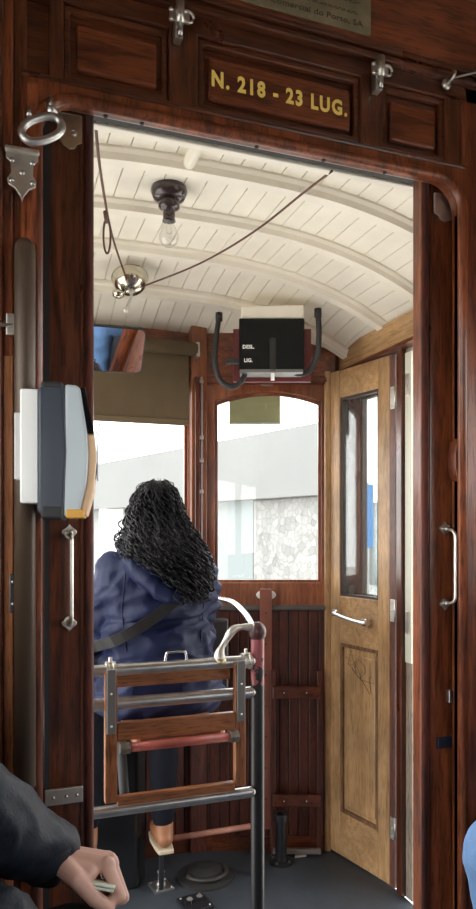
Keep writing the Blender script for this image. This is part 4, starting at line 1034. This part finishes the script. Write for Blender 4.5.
# jacket
jk = MB()
jk.ell(B(0, -.005, .745), (.205, .15, .115)); jk.ell(B(0, -.0, .86), (.175, .125, .15)); jk.ell(B(0, .005, 1.0), (.175, .125, .15))
jk.ell(B(0, -.03, .70), (.20, .13, .07))
jk.cap(sh_[-1]+Vector((0, 0, -.01)), sh_[1]+Vector((0, 0, -.01)), .066, .066); jk.cap(B(0, .02, 1.08), B(0, .03, 1.16), .085, .06)
for k in (-1, 1):
    jk.cap(sh_[k], el[k], .065, .056); jk.cap(el[k], wri[k], .054, .036)
    jk.cap(B(k*.02, -.02, 1.06), sh_[k], .085, .06)
    jk.cap(hip[k]+Vector((k*.02, 0, .03)), hip[k]+Vector((k*.02, .18, .04)), .10, .09)
def jdisp(p, n):
    a = fold(p, (5, 5, 13), .011) + fold(p+Vector((3, 1, 2)), (10, 10, 24), .009)
    waist = math.exp(-((p.z-.88)/.05)**2)*-.008
    tilt = Vector((p.x*4+p.z*9, p.y*4, p.z*12-p.x*8)); a += .011*(1-2*abs(noise.noise(tilt)))
    return a+waist-.008
jk = remesh(jk, .006, 3, jdisp)
navy = plain('navy_cotton', (.0075, .013, .048), .55, 0, 0, bump=.3, bscale=300, var=.12, vscale=7, spec=.22)
jo_ = jk.build('jacket', navy, wm, smooth=True)
# seams
sm = MB()
# hood lying on the upper back: thick draped shape with rim fold
hd2 = MB()
pts = [(-.105, .02, 1.16), (-.10, -.07, 1.12), (-.065, -.125, 1.07), (-.015, -.155, 1.025), (.04, -.155, 1.02), (.085, -.125, 1.06), (.11, -.07, 1.11), (.105, .02, 1.15)]
P2 = spline([B(*p) for p in pts], 6)
for i in range(len(P2)-1): hd2.cap(P2[i], P2[i+1], .022, .022, 10)
pts = [(-.085, .0, 1.135), (-.08, -.08, 1.10), (-.04, -.12, 1.06), (.0, -.13, 1.03), (.05, -.125, 1.04), (.085, -.08, 1.09), (.09, .0, 1.13)]
P2 = spline([B(*p) for p in pts], 5)
for i in range(len(P2)-1): hd2.cap(P2[i], P2[i+1], .035, .035, 10)
hd2.ell(B(0, -.09, 1.06), (.085, .05, .07))
# standing corner of the collar at the left of the neck
hd2.cap(B(-.11, -.04, 1.175), B(-.055, -.125, 1.075), .016, .02)
hd2 = remesh(hd2, .005, 3, lambda p, n: fold(p, (14, 14, 10), .006))
hd2.build('hood', navy, jo_, smooth=True)
# arm seams and back yoke as thin cords
def onback(x, z):
    # rear surface of the jacket by ray cast
    from mathutils.bvhtree import BVHTree
    global _bvh
    try: _bvh
    except NameError:
        dg = bpy.context.evaluated_depsgraph_get(); bm_ = bmesh.new(); bm_.from_mesh(jo_.data); _bvh = BVHTree.FromBMesh(bm_)
    o = WLOC[jo_.name]; h = _bvh.ray_cast(Vector((BX+x, BY-1, z))-o, Vector((0, 1, 0)))
    return (h[0]+o) if h[0] else None
def ribbon(pts, w_, lift, nm, mat, par, t=.004):
    m = MB(); rws = []; n_ = len(pts)
    for i, p in enumerate(pts):
        d = (pts[min(i+1, n_-1)]-pts[max(i-1, 0)]).normalized(); s = d.cross(Vector((0, 1, 0))).normalized()*w_/2
        q = p+Vector((0, -lift, 0)); rws.append([m._v(q+s), m._v(q-s), m._v(q-s+Vector((0, t, 0))), m._v(q+s+Vector((0, t, 0)))])
    for a, b in zip(rws, rws[1:]):
        for k in range(4): m.bm.faces.new([a[k], a[(k+1) % 4], b[(k+1) % 4], b[k]])
    m.bm.faces.new(rws[0]); m.bm.faces.new(rws[-1][::-1]); return m.build(nm, mat, par, smooth=False)
for k in (-1, 1):
    pts = [onback(k*(.112+.012*math.sin(i/10*3.14)), 1.10-.025*i) for i in range(11)]; pts = [p for p in pts if p]
    if len(pts) > 3: MB().tube([p+Vector((0, .0005, 0)) for p in pts], .0022, 6).build('sleeve_seam', navy, jo_, smooth=True)
# bag strap from the right shoulder to the left hip
sxz = []
for i in range(26):
    t = i/25; x = .13-.34*t; z = 1.10-.245*t**.95-.02*math.sin(t*3.1)
    p = onback(x, z)
    if p: sxz.append(p)
ys_ = [p.y for p in sxz]
for i in range(len(sxz)): sxz[i].y = min(sxz[max(0, i-2):i+3], key=lambda q: q.y).y*.7+sxz[i].y*.3
bag = thing('shoulder_bag', B(-.27, .05, .72), 'black shoulder bag worn crosswise, its strap over the navy jacket', 'bag')
leath = plain('black_leather', (.006, .006, .007), .55, 0, 0, bump=.2)
ribbon(sxz, .033, .006, 'strap', leath, bag)
MB().cbox(B(-.255, .08, .79), (.07, .20, .14)).build('pouch', leath, bag, bevel=.02, seg=3)
# trousers and boots
tr_ = MB()
for k in (-1, 1):
    tr_.cap(hip[k], kne[k], .088, .066); tr_.cap(kne[k], ank[k]+Vector((0, 0, .03)), .064, .042)
tr_.ell(B(0, .0, .725), (.165, .12, .085))
tr_ = remesh(tr_, .008, 3, lambda p, n: fold(p, (8, 8, 14), .006))
tr_.build('trousers', plain('dark_navy_cloth', (.005, .006, .011), .85, bump=.2, bscale=200, spec=.2), wm, smooth=True)
tan = plain('tan_leather', (.3, .13, .06), .45, bump=.2)
for k in (-1, 1):
    a = ank[k]; bm2 = MB()
    bm2.cap(a+Vector((0, 0, .03)), a+Vector((0, -.012, -.03)), .036, .034)
    bm2.cap(a+Vector((0, -.02, -.04)), a+Vector((0, .06, -.045)), .032, .034); bm2.cap(a+Vector((0, .06, -.045)), a+Vector((0, .125, -.052)), .034, .026)
    bt_ = remesh(bm2, .005, 3).build('boot', tan, wm, smooth=True)
    zb2 = a.z-.088
    MB().prism([(a.x+x_, a.y+y_) for x_, y_ in ((-.028, -.05), (.028, -.05), (.034, .0), (.036, .07), (.028, .13), (0, .152), (-.028, .13), (-.036, .07), (-.034, 0))], zb2, zb2+.016, 'Z').build('sole', plain('pale_crepe', (.5, .42, .3), .7), bt_, bevel=.004)
# hair: soft mass plus separate curls
hx = [(1.365, .02, .0), (1.352, .042, .0), (1.32, .062, .0), (1.268, .080, .0), (1.215, .095, .0), (1.16, .114, -.006), (1.11, .122, .004), (1.06, .110, .022), (1.0, .08, .035), (.97, .05, .04)]
def env(z):
    for (z1_, r1_, c1_), (z2_, r2_, c2_) in zip(hx, hx[1:]):
        if z2_ <= z <= z1_:
            t = (z1_-z)/(z1_-z2_); return r1_+(r2_-r1_)*t, c1_+(c2_-c1_)*t
    return (hx[0][1], 0) if z > hx[0][0] else (hx[-1][1], hx[-1][2])
def byk(z):
    """how far back the hair's middle lies at a height: it drapes over hood and shoulders"""
    t = min(1, max(0, (1.27-z)/.15)); return .03-t*t*(3-2*t)*.135
hm_ = MB()
hm_.ell(B(0, .04, 1.275), (.077, .098, .086)); hm_.ell(B(0, .03, 1.31), (.063, .08, .052))
for i in range(7):
    z = 1.29-.032*i; r_, c_x = env(z); hm_.ell(B(c_x, byk(z)+.02, z), (r_*.86, .088 if z > 1.16 else .075, .035))
# carve nothing: the face stays open because the mass sits behind it
hm_ = remesh(hm_, .007, 2, lambda p, n: .006*noise.noise(p*38)+.004*noise.noise(p*80))
hairm = plain('black_hair', (.006, .006, .008), .5, 0, 0, bump=.6, bscale=120, spec=.3)
ho_ = hm_.build('hair', hairm, wbody, smooth=True)
cm = MB(); rnd = random.Random(11)
for k in range(900):
    a = R(rnd.uniform(150, 390)) if k < 860 else R(rnd.uniform(120, 150))      # 270 deg = straight back
    z0_ = rnd.uniform(1.20, 1.366); z1e = rnd.uniform(.985, 1.14) if 215 < math.degrees(a) < 325 else rnd.uniform(1.02, 1.16)
    ln = rnd.uniform(.10, .24); z1e = max(z1e, z0_-ln) if k % 3 else z1e
    if k % 2: z0_ = rnd.uniform(1.06, 1.25); z1e = rnd.uniform(.985, z0_-.05)
    fr2 = rnd.uniform(130, 220); rc = rnd.uniform(.006, .0125); ph = rnd.uniform(0, 6.28); jit = rnd.uniform(-.010, .008)+(rnd.uniform(0, .02) if rnd.random() < .15 else 0); pts = []
    xs_ = math.cos(a)
    if xs_ < -.1: z1e = max(z1e, 1.03+.12*min(1, (-xs_-.1)*1.4)+rnd.uniform(-.03, .03))
    if z0_-z1e < .04: z0_ = z1e+.06
    n_ = max(12, int((z0_-z1e)*380))
    for i in range(n_+1):
        z = z0_+(z1e-z0_)*i/n_; r_, c_x = env(z); r_ += jit+(.012*(i/n_)**2)*rnd.choice((0, 1)) * 0
        ry = .092+jit-(.012 if z < 1.1 else 0)
        if z > 1.30: ry *= max(.25, math.sqrt(max(0, 1-((z-1.30)/.075)**2)))
        back = byk(z)
        aa = a+.15*math.sin(z*9+ph)
        yy = back+ry*math.sin(aa)
        t_ = fr2*(z0_-z)*1.0
        u = i/n_; rc_ = rc*(.3+.9*u)
        pts.append(B(c_x+r_*math.cos(aa)*1.0+rc_*math.cos(t_+ph), yy+rc_*math.sin(t_+ph), z+.15*rc_*math.sin(2*t_)))
    cm.tube(pts, [.0022*(1-.6*abs(2*i/n_-1)**3) for i in range(n_+1)], 4)
cm.build('curls', hairm, ho_, smooth=True)

# ---------------- man beside the camera, only sleeve, hand and thigh in view
MXb, MYb = -.30, .90
mn_ = thing('person', (MXb, MYb, .44), 'person in a dark navy sleeve and dark trousers at the lower left, holding a ticket', 'person')
wrist = WD(55, 855, 1.08); 
kn_c = WD(85, 915, .98)
def seated(root, hipc, fdir, zth, shoes, tops, wristL, wristR, jm, tm, lhand, rhand, kneeL, kneeR, elbL=None, foot=.03, lap=None):
    f = Vector(fdir).normalized(); l = Vector((0, 0, 1)).cross(f)        # l = the person's left
    H = Vector(hipc)
    def Q(a, b, c): return H+f*a+l*b+Vector((0, 0, c))
    shl = {1: Q(.02, .19, .50), -1: Q(.02, -.19, .50)}; wr = {1: Vector(wristL), -1: Vector(wristR)}; elb = {}
    for k in (1, -1):
        mid = (shl[k]+wr[k])/2; elb[k] = mid+l*k*.05+Vector((0, 0, -.13))-f*.06
        if k == 1 and elbL: elb[k] = Vector(elbL)
    kn = {1: Vector(kneeL), -1: Vector(kneeR)}; an = {k: Vector((kn[k].x, kn[k].y, .10))+f*foot for k in (1, -1)}
    m = MB(); m.ell(Q(0, 0, .06), (.15, .15, .11)); m.ell(Q(0, 0, .25), (.12, .14, .17)); m.ell(Q(.01, 0, .4), (.13, .16, .14))
    m.cap(shl[1], shl[-1], .06, .06); m.cap(Q(.02, 0, .5), Q(.05, 0, .6), .055, .055)
    for k in (1, -1):
        m.cap(shl[k], elb[k], .05, .042); m.cap(elb[k], wr[k], .043, .028); m.cap(Q(.02, k*.1, .05), kn[k], .085, .06); m.cap(kn[k], an[k], .058, .038)
        m.cap(an[k]+Vector((0, 0, -.04)), an[k]+f*.16+Vector((0, 0, -.06)), .035, .028)
    c, Rm = head(m, Q(.06, 0, .70), f, 1.0)
    bd = remesh(m, .010, 3)
    for k, hs in ((1, lhand), (-1, rhand)):
        hh = MB(); hand(hh, wr[k], *hs); hh = remesh(hh, .0024, 3); me = bpy.data.meshes.new('h'); hh.bm.to_mesh(me); bd.bm.from_mesh(me)
    body = bd.build('body', skin, root, smooth=True); eyes(c, Rm, 1, body)
    hr_ = MB().ell(c+Vector((0, 0, .045))-f*.02, (.086, .086, .078)); hr_ = remesh(hr_, .008, 1, lambda p, n: .006*noise.noise(p*50)); hr_.build('hair', plain('dark_brown_hair', (.02, .014, .01), .5, bump=.6), body, smooth=True)
    j = MB(); j.ell(Q(0, 0, .10), (.17, .17, .12)); j.ell(Q(0, 0, .25), (.15, .17, .18)); j.ell(Q(.01, 0, .4), (.15, .18, .15)); j.cap(shl[1], shl[-1], .08, .08); j.cap(Q(.02, 0, .46), Q(.03, 0, .54), .085, .07)
    for k in (1, -1):
        v = (wr[k]-elb[k]).normalized(); j.cap(shl[k], elb[k], .085, .080); j.cap(elb[k], wr[k]-v*.012, .080, tops)
    if lap: j.cap(Q(.1, .08, .10), lap, .11, .085)
    jj = remesh(j, .0065, 3, lambda p, n: fold(p, (11, 11, 11), .007)+fold(p+Vector((5, 2, 1)), (24, 24, 24), .003))
    jo = jj.build('jacket', jm, root, smooth=True)
    for k in (1, -1):
        v = (wr[k]-elb[k]).normalized(); o = wr[k]-v*.01; MB().tube([o-v*.045, o-v*.03, o-v*.004, o+v*.004], [tops+.001, tops+.006, tops+.005, tops-.002], 28).build('cuff', jm, jo, smooth=True)
    t = MB(); t.ell(Q(0, 0, .05), (.17, .17, .11))
    for k in (1, -1): t.cap(Q(.02, k*.1, .055), kn[k], .10, .073); t.cap(kn[k], an[k]+Vector((0, 0, .0)), .073, .055)
    tt = remesh(t, .009, 3, lambda p, n: fold(p, (9, 9, 9), .006)); tt.build('trousers', tm, root, smooth=True)
    for k in (1, -1):
        s_m = MB(); s_m.cap(an[k]+Vector((0, 0, -.03)), an[k]+f*.10+Vector((0, 0, -.055)), .045, .042); s_m.cap(an[k]+f*.10+Vector((0, 0, -.055)), an[k]+f*.19+Vector((0, 0, -.062)), .042, .034)
        remesh(s_m, .008, 2).build('shoe', shoes, root, smooth=True)
    return body
dn = plain('dark_navy_shell', (.0065, .0095, .0175), .6, 0, 0, bump=.35, bscale=200, var=.1, spec=.3)
wR = Vector((.02, .66, .70))
hd_dir = (WD(112, 866, 1.085)-wrist)
lh = (hd_dir, (0, .3, .95), (0, -.95, .3), 1.1, (52, 92, 55), [(.012, .024, -.004), (.042, .050, -.016), (.070, .050, -.034), (.092, .040, -.046)], 0)
seated(mn_, (-.33, .90, .47), (1, 0, 0), .6, rubber, .044, wrist, wR, dn, plain('black_trousers', (.005, .0055, .007), .8, bump=.3, bscale=200), lh,
       ((1, 0, -.1), (0, 0, 1), (0, 1, 0), 1.0, (30, 40, 30)), (.10, 1.04, .565), (.11, .74, .56), WD(-62, 790, .95), .03, (-.02, .97, .635))
# folded ticket in his hand
_d = hd_dir.normalized(); _u = Vector((0, .3, .95)); _u = (_u-_d*_u.dot(_d)).normalized(); _s = Vector((0, -.95, .3)); _s = (_s-_d*_s.dot(_d)-_u*_s.dot(_u)).normalized()
tc_ = wrist+(_d*.078+_s*.046-_u*.018)*1.1
tk_m = Matrix.Translation(tc_) @ Matrix((_d, _u, _s)).transposed().to_4x4()
tk = MB(tk_m).box(-.024, .018, -.006, -.002, -.026, .010).box(-.022, .019, -.001, .002, -.026, .009).build('paper_ticket', plain('pale_paper', (.62, .66, .56), .7), bevel=.001); tag(tk, 'small folded pale paper ticket held in the hand at lower left', 'ticket')

# ---------------- passenger in jeans on the right-hand bench
jn = thing('person', (1.38, .95, .44), 'person in pale blue jeans at the right edge, one knee showing', 'person')
denim = plain('pale_blue_denim', (.16, .30, .56), .8, bump=.5, bscale=250, var=.15, vscale=14)
seated(jn, (1.40, .90, .47), (-1, 0, 0), .6, rubber, .044, (1.12, .80, .72), (1.12, 1.06, .72), plain('grey_wool', (.12, .12, .13), .9, bump=.4), denim,
       ((-1, 0, -.1), (0, 0, 1), (0, 1, 0), 1.0, (30, 40, 30)), ((-1, 0, -.1), (0, 0, 1), (0, -1, 0), 1.0, (30, 40, 30)), (.93, .74, .575), (.93, 1.08, .57), None, -.10)
